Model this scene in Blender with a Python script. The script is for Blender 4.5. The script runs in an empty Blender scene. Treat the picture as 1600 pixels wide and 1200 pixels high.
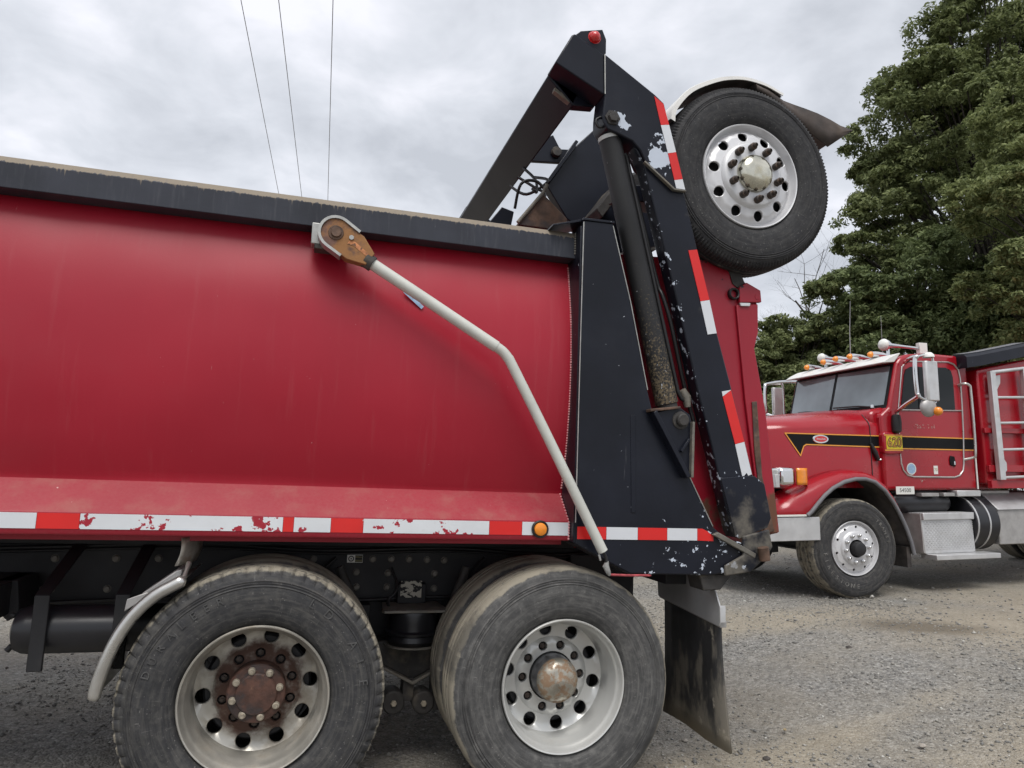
import bpy, bmesh, math, random
import numpy as np
from mathutils import Vector, Matrix
sc = bpy.context.scene
COL = sc.collection
random.seed(7); RNG = np.random.default_rng(11)
rad = math.radians

# ------------------------------------------------------------------ camera
cam = bpy.data.cameras.new('camera'); camo = bpy.data.objects.new('camera', cam); COL.objects.link(camo)
cam.sensor_fit = 'HORIZONTAL'; cam.sensor_width = 36.0; cam.lens = 25.168
cam.clip_start = 0.05; cam.clip_end = 3000
_y, _p, _r = rad(15.8617), rad(7.4478), rad(2.0623)
_f = Vector((math.sin(_y)*math.cos(_p), math.cos(_y)*math.cos(_p), math.sin(_p)))
_rt = Vector((math.cos(_y), -math.sin(_y), 0)); _up = _rt.cross(_f)
_r2 = _rt*math.cos(_r) + _up*math.sin(_r); _u2 = -_rt*math.sin(_r) + _up*math.cos(_r)
camo.matrix_world = Matrix(((_r2.x, _u2.x, -_f.x, 0.1237), (_r2.y, _u2.y, -_f.y, -3.1634), (_r2.z, _u2.z, -_f.z, 1.4429), (0, 0, 0, 1)))
sc.camera = camo

# ------------------------------------------------------------------ sky, sun, exposure
SUN_EL, SUN_AZ = 60.0, 198.0        # azimuth clockwise from +Y
world = bpy.data.worlds.new('World'); sc.world = world; world.use_nodes = True
def build_sky():
    nt = world.node_tree; N = nt.nodes; L = nt.links; N.clear()
    out = N.new('ShaderNodeOutputWorld'); bg = N.new('ShaderNodeBackground'); bg.inputs['Strength'].default_value = 0.1
    sky = N.new('ShaderNodeTexSky'); sky.sky_type = 'NISHITA'; sky.sun_disc = False
    sky.sun_elevation = rad(SUN_EL); sky.sun_rotation = rad(SUN_AZ)
    tc = N.new('ShaderNodeTexCoord'); sep = N.new('ShaderNodeSeparateXYZ'); L.new(tc.outputs['Generated'], sep.inputs[0])
    def math_(op, a, b=None):
        m = N.new('ShaderNodeMath'); m.operation = op
        for i, v in enumerate((a, b)):
            if v is None: continue
            if isinstance(v, (int, float)): m.inputs[i].default_value = v
            else: L.new(v, m.inputs[i])
        return m.outputs[0]
    z = math_('ADD', math_('MAXIMUM', sep.outputs['Z'], 0.0), 0.22)
    cx = math_('DIVIDE', sep.outputs['X'], z); cy = math_('DIVIDE', sep.outputs['Y'], z)
    comb = N.new('ShaderNodeCombineXYZ'); L.new(cx, comb.inputs[0]); L.new(cy, comb.inputs[1]); comb.inputs[2].default_value = 3.7
    def noise(scale, detail, rough, dist):
        n = N.new('ShaderNodeTexNoise'); n.inputs['Scale'].default_value = scale; n.inputs['Detail'].default_value = detail
        n.inputs['Roughness'].default_value = rough; n.inputs['Distortion'].default_value = dist
        L.new(comb.outputs[0], n.inputs['Vector']); return n.outputs['Fac']
    big = noise(1.5, 5, .5, .35); small = noise(4.6, 5, .55, .3)
    v = math_('ADD', math_('MULTIPLY', big, .6), math_('MULTIPLY', small, .4))
    ramp = N.new('ShaderNodeValToRGB'); e = ramp.color_ramp.elements
    e[0].position = .40; e[0].color = (.44, .46, .50, 1)
    e[1].position = .62; e[1].color = (.74, .745, .795, 1)
    m_ = ramp.color_ramp.elements.new(.51); m_.color = (.575, .595, .64, 1)
    L.new(v, ramp.inputs[0])
    sc10 = N.new('ShaderNodeVectorMath'); sc10.operation = 'SCALE'; sc10.inputs['Scale'].default_value = SKY_GAIN
    L.new(ramp.outputs[0], sc10.inputs[0])
    mix = N.new('ShaderNodeMix'); mix.data_type = 'RGBA'; mix.inputs[0].default_value = .94
    L.new(sky.outputs[0], mix.inputs[6]); L.new(sc10.outputs[0], mix.inputs[7])
    L.new(mix.outputs[2], bg.inputs['Color']); L.new(bg.outputs[0], out.inputs['Surface'])
SKY_GAIN = 7.9
build_sky()
world.cycles.sampling_method = 'MANUAL'; world.cycles.sample_map_resolution = 256
sun = bpy.data.lights.new('sun', 'SUN'); sun.energy = 1.5; sun.angle = rad(32); sun.color = (1.0, .97, .93)
suno = bpy.data.objects.new('sun', sun); COL.objects.link(suno)
_d = Vector((math.sin(rad(SUN_AZ))*math.cos(rad(SUN_EL)), math.cos(rad(SUN_AZ))*math.cos(rad(SUN_EL)), math.sin(rad(SUN_EL))))
suno.rotation_euler = (-_d).to_track_quat('-Z', 'Y').to_euler(); suno.location = (0, -6, 12)
sc.view_settings.view_transform = 'Standard'; sc.view_settings.look = 'None'
sc.view_settings.exposure = 0.8; sc.view_settings.gamma = 1.0; sc.view_settings.use_curve_mapping = False
sc.render.engine = 'CYCLES'
sc.cycles.use_denoising = True
sc.cycles.max_bounces = 5; sc.cycles.diffuse_bounces = 4; sc.cycles.glossy_bounces = 2; sc.cycles.transmission_bounces = 3
sc.cycles.use_adaptive_sampling = True; sc.cycles.adaptive_threshold = .02
sc.cycles.caustics_reflective = False; sc.cycles.caustics_refractive = False

# ------------------------------------------------------------------ helpers: materials
def mat(name, col, rough=.5, metal=0., var=.12, vs=4., bump=0., bs=60., coat=0., layers=(), spec=.5, emit=None):
    m = bpy.data.materials.new(name); m.use_nodes = True
    nt = m.node_tree; N = nt.nodes; L = nt.links
    b = N['Principled BSDF']; b.inputs['Metallic'].default_value = metal
    b.inputs['Coat Weight'].default_value = coat; b.inputs['Coat Roughness'].default_value = .12
    b.inputs['Specular IOR Level'].default_value = spec
    tc = N.new('ShaderNodeTexCoord'); P = tc.outputs['Object']
    def mth(op, a, c=None, clamp=False):
        k = N.new('ShaderNodeMath'); k.operation = op; k.use_clamp = clamp
        for i, v in enumerate((a, c)):
            if v is None: continue
            if isinstance(v, (int, float)): k.inputs[i].default_value = v
            else: L.new(v, k.inputs[i])
        return k.outputs[0]
    def noise(scale, detail=4., stretch=None, rough_=.55, off=0.):
        n = N.new('ShaderNodeTexNoise'); n.inputs['Scale'].default_value = scale; n.inputs['Detail'].default_value = detail
        n.inputs['Roughness'].default_value = rough_
        v = P
        if stretch or off:
            mp = N.new('ShaderNodeMapping'); mp.inputs['Scale'].default_value = stretch or (1, 1, 1); mp.inputs['Location'].default_value = (off, off*.7, off*.3)
            L.new(P, mp.inputs['Vector']); v = mp.outputs[0]
        L.new(v, n.inputs['Vector']); return n.outputs['Fac']
    def rng(v, a, c, smooth=False):
        r = N.new('ShaderNodeMapRange'); r.inputs[1].default_value = a; r.inputs[2].default_value = c
        r.interpolation_type = 'SMOOTHSTEP' if smooth else 'LINEAR'; L.new(v, r.inputs[0]); return r.outputs[0]
    def mixc(f, a, c):
        k = N.new('ShaderNodeMix'); k.data_type = 'RGBA'; L.new(f, k.inputs[0])
        for i, v in ((6, a), (7, c)):
            if isinstance(v, tuple): k.inputs[i].default_value = (*v, 1)
            else: L.new(v, k.inputs[i])
        return k.outputs[2]
    def mixf(f, a, c):
        k = N.new('ShaderNodeMix'); k.data_type = 'FLOAT'; L.new(f, k.inputs[0])
        for i, v in ((2, a), (3, c)):
            if isinstance(v, (int, float)): k.inputs[i].default_value = v
            else: L.new(v, k.inputs[i])
        return k.outputs[0]
    lo = tuple(c*(1-var) for c in col); hi = tuple(min(1, c*(1+var)) for c in col)
    c = mixc(rng(noise(vs, 3), .35, .65), lo, hi)
    rr = mixf(rng(noise(vs*1.7, 2, off=5.), .3, .7), max(.03, rough*.86), min(1, rough*1.14)); mm = metal
    for i, la in enumerate(layers):
        if 'polar' in la:
            sp = N.new('ShaderNodeSeparateXYZ'); L.new(P, sp.inputs[0])
            r_ = mth('SQRT', mth('ADD', mth('MULTIPLY', sp.outputs[0], sp.outputs[0]), mth('MULTIPLY', sp.outputs[2], sp.outputs[2])))
            an = mth('ARCTAN2', sp.outputs[2], sp.outputs[0]); cb = N.new('ShaderNodeCombineXYZ')
            L.new(mth('MULTIPLY', r_, la['polar'][0]), cb.inputs[0]); L.new(mth('MULTIPLY', an, la['polar'][1]), cb.inputs[1]); L.new(sp.outputs[1], cb.inputs[2])
            n_ = N.new('ShaderNodeTexNoise'); n_.inputs['Scale'].default_value = 1; n_.inputs['Detail'].default_value = la.get('detail', 4); n_.inputs['Roughness'].default_value = .65
            L.new(cb.outputs[0], n_.inputs['Vector']); v = n_.outputs['Fac']
        else:
            v = noise(la.get('scale', 8), la.get('detail', 4), la.get('stretch'), la.get('nr', .6), off=la.get('off', 3.+i*2.3))
        for g in la.get('grads', ()):
            kind, a, e_, gain = g
            if kind == 'R':
                sp = N.new('ShaderNodeSeparateXYZ'); L.new(P, sp.inputs[0])
                s = mth('SQRT', mth('ADD', mth('MULTIPLY', sp.outputs[0], sp.outputs[0]), mth('MULTIPLY', sp.outputs[2], sp.outputs[2])))
            elif kind == 'UP':
                ge = N.new('ShaderNodeNewGeometry'); sp = N.new('ShaderNodeSeparateXYZ'); L.new(ge.outputs['Normal'], sp.inputs[0]); s = sp.outputs[2]
            else:
                d = N.new('ShaderNodeVectorMath'); d.operation = 'DOT_PRODUCT'; L.new(P, d.inputs[0]); d.inputs[1].default_value = kind; s = d.outputs['Value']
            v = mth('ADD', v, mth('MULTIPLY', rng(s, a, e_), gain))
        f = mth('MULTIPLY', rng(v, la['lo'], la['hi'], True), la.get('amt', 1.))
        c = mixc(f, c, la['col'])
        rr = mixf(f, rr, la.get('rough', .75))
        if metal > 0 or la.get('metal', 0) > 0: mm = mixf(f, mm, la.get('metal', 0.))
    L.new(c, b.inputs['Base Color']); L.new(rr, b.inputs['Roughness'])
    if not isinstance(mm, float): L.new(mm, b.inputs['Metallic'])
    if bump:
        bp = N.new('ShaderNodeBump'); bp.inputs['Strength'].default_value = min(1, bump); bp.inputs['Distance'].default_value = .01
        L.new(noise(bs, 3, off=9.), bp.inputs['Height']); L.new(bp.outputs[0], b.inputs['Normal'])
    if emit: b.inputs['Emission Color'].default_value = (*emit[0], 1); b.inputs['Emission Strength'].default_value = emit[1]
    return m

TAN = (.30, .25, .185); RUST = (.13, .055, .03); PRIMER = (.50, .55, .63)
M = {}
M['red'] = mat('red_paint', (.335, .0075, .023), .42, var=.05, vs=1.2, coat=.04, spec=.42, bump=.03, bs=140, layers=(
    dict(col=(.30, .07, .07), scale=1.6, lo=.5, hi=.8, amt=.15, rough=.6),
    dict(col=(.40, .12, .12), scale=9, stretch=(3, 1, .16), lo=.54, hi=.88, amt=.2, rough=.65),
    dict(col=(.62, .40, .40), scale=46, lo=.745, hi=.77, amt=.6),
    dict(col=(.55, .30, .30), scale=22, stretch=(5, 1, .7), lo=.74, hi=.77, amt=.35)))
M['red_dusty'] = mat('red_paint_dusty', (.29, .008, .022), .5, var=.06, vs=2, bump=.05, bs=120, layers=(
    dict(col=(.32, .09, .09), scale=90, lo=.35, hi=1.0, amt=.32, rough=.85, grads=(('UP', .2, .75, .20),)), dict(col=(.34, .20, .15), scale=9, detail=8, lo=.68, hi=1.0, amt=.28, rough=.85, grads=(('UP', .2, .75, .2), ((0, 0, 1), 1.31, 1.27, .1))),
    dict(col=(.6, .45, .42), scale=40, lo=.73, hi=.76, amt=.8)))
M['red_worn'] = mat('red_paint_worn', (.30, .008, .022), .42, var=.08, vs=2, bump=.05, layers=(
    dict(col=RUST, scale=6, lo=.78, hi=.92, grads=(((0, 0, 1), 1.9, 1.3, .28), ((1, 0, 0), 2.15, 2.45, .12)), rough=.85),
    dict(col=(.025, .022, .025), scale=7, lo=.87, hi=.90, grads=(((0, 0, 1), 2.40, 2.60, .26), ((1, 0, 0), 2.1, 2.3, .12))),
    dict(col=(.55, .35, .34), scale=30, lo=.74, hi=.77, amt=.7)))
M['red_far'] = mat('red_paint_gloss', (.32, .006, .014), .25, var=.03, vs=1.5, coat=.25, layers=(
    dict(col=(.30, .10, .09), scale=2.5, lo=.5, hi=.85, amt=.25, rough=.5),))
def black(name, layers=(), col=(.009, .0105, .017), rough=.32, bump=.04):
    return mat(name, col, rough, var=.25, vs=2.5, bump=bump, bs=70, spec=.26, layers=(
        dict(col=(.06, .062, .07), scale=2.2, lo=.52, hi=.9, amt=.2, rough=.55),
        dict(col=(.42, .45, .5), scale=42, lo=.735, hi=.755, amt=.9),) + tuple(layers))
M['black'] = black('black_paint')
M['post'] = black('black_paint_post', (
    dict(col=PRIMER, scale=24, detail=4, lo=.84, hi=.855, grads=(((0, 0, 1), 1.75, 1.10, .15), ((1, 0, 0), 1.55, 2.15, .12))),
    dict(col=(.25, .24, .25), scale=10, stretch=(6, 1, .25), lo=.70, hi=.80, amt=.35),
    dict(col=RUST, scale=9, lo=.85, hi=.95, rough=.9, grads=(((1, 0, 0), 2.05, 2.30, .5),))))
M['arm'] = black('black_paint_arm', (
    dict(col=PRIMER, scale=26, detail=5, lo=.80, hi=.815, grads=(((.965, 0, .262), 2.447, 2.402, .17), ((0, 0, 1), 3.1, 2.6, .04))),
    dict(col=PRIMER, scale=17, lo=.84, hi=.855, grads=(((0, 0, 1), 1.62, 1.48, .24), ((0, 0, 1), 1.50, 1.36, -.10))),
    dict(col=(.16, .145, .12), scale=9, lo=.62, hi=.9, amt=.8, grads=(((0, 0, 1), 1.5, 1.25, .25),), rough=.8)))
M['arm_plate'] = black('black_paint_plate', (
    dict(col=PRIMER, scale=6, detail=5, lo=.80, hi=.81, grads=(((1, 0, 0), 1.62, 1.70, .18), ((0, 0, 1), 3.34, 3.22, .16), ((0, 0, 1), 3.06, 2.96, -.2))),
    dict(col=(.30, .31, .35), scale=14, stretch=(4, 1, .4), lo=.72, hi=.80, amt=.4)))
M['rail'] = black('black_rail_dusty', (
    dict(col=(.27, .225, .17), scale=30, stretch=(3, 1, .10), lo=.70, hi=.84, amt=.85, rough=.9, grads=(((0, 0, 1), 2.59, 2.624, .18), ((0, 0, 1), 2.618, 2.632, .4))),
    dict(col=(.11, .11, .12), scale=17, stretch=(3, 1, .3), lo=.50, hi=.85, amt=.35)), col=(.034, .037, .048), rough=.5)
M['frame'] = mat('chassis_black', (.012, .012, .014), .6, var=.3, vs=3, bump=.1, bs=40, layers=(
    dict(col=(.09, .08, .065), scale=5, lo=.55, hi=.9, amt=.35, rough=.9),))
M['grime'] = mat('grimy_metal', (.035, .032, .03), .7, var=.3, vs=8, bump=.3, bs=50, layers=(
    dict(col=(.17, .145, .11), scale=9, lo=.5, hi=.8, amt=.7, rough=.95),))
M['steel_dirty'] = mat('dirty_steel', (.16, .15, .13), .6, metal=.3, var=.25, vs=10, bump=.2, layers=(dict(col=(.22, .18, .13), scale=8, lo=.45, hi=.75, amt=.7, rough=.9),))
M['tank'] = mat('tank_black', (.016, .016, .019), .34, var=.2, vs=3, layers=(dict(col=(.10, .09, .075), scale=6, lo=.55, hi=.9, amt=.3, rough=.8),))
M['stainless'] = mat('stainless', (.58, .57, .54), .30, metal=.9, var=.1, vs=6, bump=.03, layers=(dict(col=(.25, .21, .16), scale=10, lo=.58, hi=.85, amt=.5, rough=.7),))
M['stainless_rust'] = mat('stained_steel', (.42, .40, .36), .4, metal=.7, var=.2, vs=8, layers=(dict(col=(.16, .10, .06), scale=8, lo=.45, hi=.7, amt=.85, rough=.85),))
M['alloy'] = mat('aluminium_wheel', (.60, .60, .575), .36, metal=.45, var=.05, vs=5, layers=(dict(col=(.30, .27, .21), scale=7, lo=.55, hi=.9, amt=.5, rough=.7),
    dict(col=(.08, .07, .06), scale=40, lo=.74, hi=.77, amt=.8)))
M['alloy_clean'] = mat('aluminium_wheel_clean', (.62, .62, .63), .42, metal=.3, var=.04, vs=5, layers=(dict(col=(.40, .37, .33), scale=9, lo=.62, hi=.9, amt=.35, rough=.6),))
M['alloy_rusty'] = mat('aluminium_wheel_rusty', (.47, .45, .40), .34, metal=.6, var=.14, vs=7, layers=(
    dict(col=(.20, .165, .12), scale=9, lo=.42, hi=.75, amt=.8, rough=.75),
    dict(col=(.085, .045, .032), scale=14, detail=7, lo=.62, hi=.95, rough=.85, grads=(('R', .225, .165, .44),)), dict(col=(.30, .22, .16), scale=16, lo=.80, hi=.95, amt=.6, grads=(('R', .166, .172, .22), ('R', .178, .184, -.3)))))
M['hub_rust'] = mat('rusty_hub', (.085, .04, .028), .6, metal=.1, var=.35, vs=18, bump=.25, bs=60, layers=(dict(col=(.03, .026, .026), scale=8, lo=.5, hi=.62, amt=.8, rough=.45), dict(col=(.24, .13, .08), scale=28, lo=.62, hi=.75, amt=.6)))
M['hub_dark'] = mat('hub_steel', (.20, .20, .21), .35, metal=.7, var=.2, vs=9)
M['hub_dome'] = mat('corroded_chrome', (.36, .34, .29), .36, metal=.7, var=.2, vs=10, bump=.1, bs=90, layers=(dict(col=(.22, .125, .062), scale=34, detail=8, lo=.42, hi=.58, amt=.85, rough=.75), dict(col=(.42, .36, .22), scale=7, lo=.5, hi=.7, amt=.4)))
M['hub_chrome'] = mat('tarnished_chrome', (.55, .53, .44), .16, metal=.9, var=.2, vs=8, layers=(dict(col=(.34, .28, .13), scale=7, lo=.48, hi=.7, amt=.6, rough=.4),))
M['nut_dark'] = mat('rusty_nut', (.055, .042, .035), .55, metal=.3, var=.3, vs=40, layers=(dict(col=(.12, .06, .03), scale=40, lo=.5, hi=.7, amt=.6),))
M['nut_bright'] = mat('worn_nut', (.42, .37, .29), .45, metal=.5, var=.2, vs=60)
M['chrome'] = mat('chrome', (.72, .72, .72), .14, metal=1., var=.04, layers=(dict(col=(.4, .37, .33), scale=12, lo=.6, hi=.9, amt=.4, rough=.5),))
M['alu'] = mat('bare_aluminium', (.60, .60, .60), .42, metal=.6, var=.08, vs=6, bump=.05, layers=(dict(col=(.27, .25, .21), scale=7, lo=.52, hi=.85, amt=.45, rough=.75),))
M['alu_dull'] = mat('dull_aluminium', (.40, .39, .38), .5, metal=.5, var=.12, vs=8, layers=(dict(col=(.2, .18, .15), scale=9, lo=.5, hi=.85, amt=.6, rough=.8),))
def rubber(name, col=(.036, .036, .038), tread=.5, dust=(.115, .110, .10), amt=.5, layers=()):
    return mat(name, col, .72, var=.12, vs=22, bump=.14, bs=90, spec=.3, layers=(
        dict(col=dust, polar=(75, 2.2), detail=5, lo=.42, hi=.74, amt=amt, rough=.9),
        dict(col=dust, scale=26, detail=6, lo=.44, hi=.74, amt=amt*.8, rough=.9),
        dict(col=(.21, .205, .195), polar=(9, 26), detail=5, lo=.60, hi=.74, amt=amt*.7, rough=.95),
        dict(col=(.30, .27, .21), scale=22, detail=6, lo=.74, hi=1.04, amt=.85, rough=.95, grads=(('R', .496, .512, tread),)),
        dict(col=(.26, .25, .235), scale=95, detail=2, lo=.66, hi=.74, amt=.5, rough=.9)) + tuple(layers))
M['tyre'] = rubber('tyre_rubber', (.034, .034, .036), .46, amt=.55)
M['tyre_scuffed'] = rubber('tyre_rubber_scuffed', (.060, .0595, .059), .56, (.16, .156, .148), .7, (
    dict(col=(.034, .034, .035), polar=(7, 1.1), detail=6, lo=.55, hi=.68, amt=.6, grads=(('R', .445, .50, .04),)),))
M['tyre_clean'] = rubber('tyre_rubber_clean', (.024, .024, .026), .22, (.085, .082, .078), .4)
M['tyre_letter'] = mat('tyre_lettering', (.066, .065, .064), .75, var=.3, vs=30)
M['tyre_letter_faded'] = mat('tyre_lettering_faded', (.17, .165, .155), .8, var=.4, vs=14)
M['flap'] = mat('mud_flap_rubber', (.032, .032, .033), .6, var=.3, vs=4, bump=.15, bs=20, layers=(
    dict(col=(.20, .18, .145), scale=4.4, stretch=(1, 2.2, .8), detail=8, lo=.50, hi=.66, amt=.75, rough=.95, grads=(((0, 0, 1), .62, .2, .16),)),
    dict(col=(.30, .27, .22), scale=6, lo=.64, hi=.67, amt=.8, rough=.95), dict(col=(.2, .175, .13), scale=3, lo=.70, hi=1.05, grads=(((0, 0, 1), .48, .18, .5),), rough=.95)))
M['flap_torn'] = mat('torn_rubber', (.050, .038, .032), .7, var=.4, vs=9, bump=.2, bs=30, layers=(dict(col=(.12, .085, .06), scale=7, lo=.5, hi=.8, amt=.6, rough=.9),))
M['white_fender'] = mat('white_fender_paint', (.70, .69, .66), .4, var=.05, layers=(dict(col=(.3, .26, .2), scale=6, lo=.6, hi=.9, amt=.5),))
M['under_dark'] = mat('fender_underside', (.035, .03, .028), .8, var=.4, vs=8, layers=(dict(col=(.12, .09, .07), scale=6, lo=.5, hi=.8, amt=.5),))
M['pipe'] = mat('chalky_white_pipe', (.54, .545, .50), .5, var=.06, vs=8, bump=.05, layers=(dict(col=(.36, .31, .2), scale=9, lo=.56, hi=.9, amt=.55, rough=.8), dict(col=(.35, .12, .06), scale=26, lo=.72, hi=.76, amt=.6)))
M['housing'] = mat('rusted_housing', (.12, .06, .042), .55, metal=.2, var=.35, vs=14, bump=.15, bs=60, layers=(dict(col=(.33, .155, .05), scale=11, lo=.5, hi=.68, amt=.8, rough=.85, grads=(((.8, 0, -.6), -1.42, -1.14, .22),)), dict(col=(.045, .04, .042), scale=9, lo=.55, hi=.7, amt=.6)))
M['decal_rust'] = mat('faded_orange_decal', (.50, .20, .08), .7, var=.3, vs=30, layers=(dict(col=(.14, .07, .04), scale=50, lo=.5, hi=.6),))
M['galv'] = mat('galvanised', (.40, .40, .38), .45, metal=.6, var=.15, vs=16, layers=(dict(col=(.2, .14, .09), scale=12, lo=.58, hi=.8, amt=.6, rough=.8),))
M['ruststeel'] = mat('rusty_steel', (.105, .062, .042), .75, metal=.1, var=.4, vs=12, bump=.3, bs=40, layers=(dict(col=(.05, .04, .04), scale=8, lo=.5, hi=.65, amt=.8), dict(col=(.33, .25, .19), scale=14, lo=.6, hi=.8, amt=.5)))
M['tubecyl'] = black('black_cylinder_dusty_lit', (
    dict(col=(.20, .155, .095), scale=90, detail=8, lo=.78, hi=1.05, amt=.9, rough=.95, grads=(((.965, 0, .262), 2.335, 2.255, .10), ((0, 0, 1), 2.7, 1.85, .30))),  # dust thickens lower down; the extra on the left paints the lit side
    dict(col=(.45, .47, .5), scale=60, detail=3, lo=.76, hi=.78, amt=.9, grads=(((0, 0, 1), 2.7, 1.9, .1),))), col=(.02, .02, .021), rough=.5)
M['tape_white'] = mat('tape_white', (.62, .64, .67), .35, var=.03, layers=(dict(col=(.45, .42, .38), scale=20, lo=.62, hi=.9, amt=.35),))
M['tape_red'] = mat('tape_red', (.62, .016, .014), .35, var=.05, layers=(dict(col=(.35, .05, .04), scale=14, lo=.6, hi=.9, amt=.4),))
M['tape_white_worn'] = mat('tape_white_worn', (.64, .66, .68), .4, var=.06, layers=(dict(col=(.34, .012, .028), scale=15, detail=8, lo=.60, hi=.62, rough=.4, grads=(((0, 0, 1), 1.225, 1.19, .05),)), dict(col=(.4, .37, .33), scale=40, lo=.6, hi=.9, amt=.4)))
M['tape_red_worn'] = mat('tape_red_worn', (.60, .018, .015), .4, var=.1, layers=(dict(col=(.64, .65, .66), scale=16, detail=7, lo=.56, hi=.58),))
M['amber'] = mat('amber_lens', (.80, .26, .02), .2, var=.08, vs=30, coat=.3)
M['redlens'] = mat('red_lens', (.55, .015, .015), .15, var=.1, vs=30, coat=.5)
M['glass'] = mat('dark_glass', (.006, .008, .009), .04, var=.1, spec=.3)
M['windshield'] = mat('windshield_glass', (.11, .14, .155), .06, var=.35, vs=1.5, spec=1.0, coat=1.0)  # pale blue-grey base paints the sky's reflection into the glass
M['lens'] = mat('headlight_lens', (.62, .63, .60), .12, var=.12, vs=40, coat=.6, bump=.2, bs=90)
M['stripe'] = mat('stripe_black', (.004, .004, .005), .5, var=.1, spec=.2)
M['gold'] = mat('stripe_gold', (.75, .33, .05), .4, var=.08)
M['yellow'] = mat('number_yellow', (.62, .47, .02), .45, var=.12, vs=20)
M['white'] = mat('white_plate', (.72, .72, .68), .45, var=.05, layers=(dict(col=(.4, .36, .3), scale=20, lo=.6, hi=.9, amt=.4),))
M['blue'] = mat('decal_blue', (.30, .45, .62), .5, var=.15, vs=60)
M['ink'] = mat('ink_black', (.02, .02, .022), .6, var=.1)
M['placard'] = mat('peeling_placard', (.50, .48, .40), .6, var=.1, layers=(dict(col=(.015, .015, .017), scale=26, detail=6, lo=.52, hi=.55, stretch=(1, 1, 2.2)), dict(col=(.45, .16, .08), scale=20, lo=.66, hi=.72, amt=.7)))
M['rope'] = mat('red_cord', (.35, .06, .07), .8, var=.3, vs=40)
M['rag'] = mat('grey_tape', (.28, .28, .27), .8, var=.2, vs=50)
M['hose'] = mat('black_hose', (.012, .012, .013), .5, var=.2)
M['lip_grey'] = mat('grey_rubber_trim', (.15, .15, .16), .6, var=.1)
M['wire'] = mat('wire_grey', (.30, .30, .31), .6, var=.1)
M['scratch'] = mat('faded_lettering', (.55, .42, .38), .7, var=.3, vs=60, layers=(dict(col=(.40, .012, .024), scale=45, lo=.45, hi=.55),))

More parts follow.
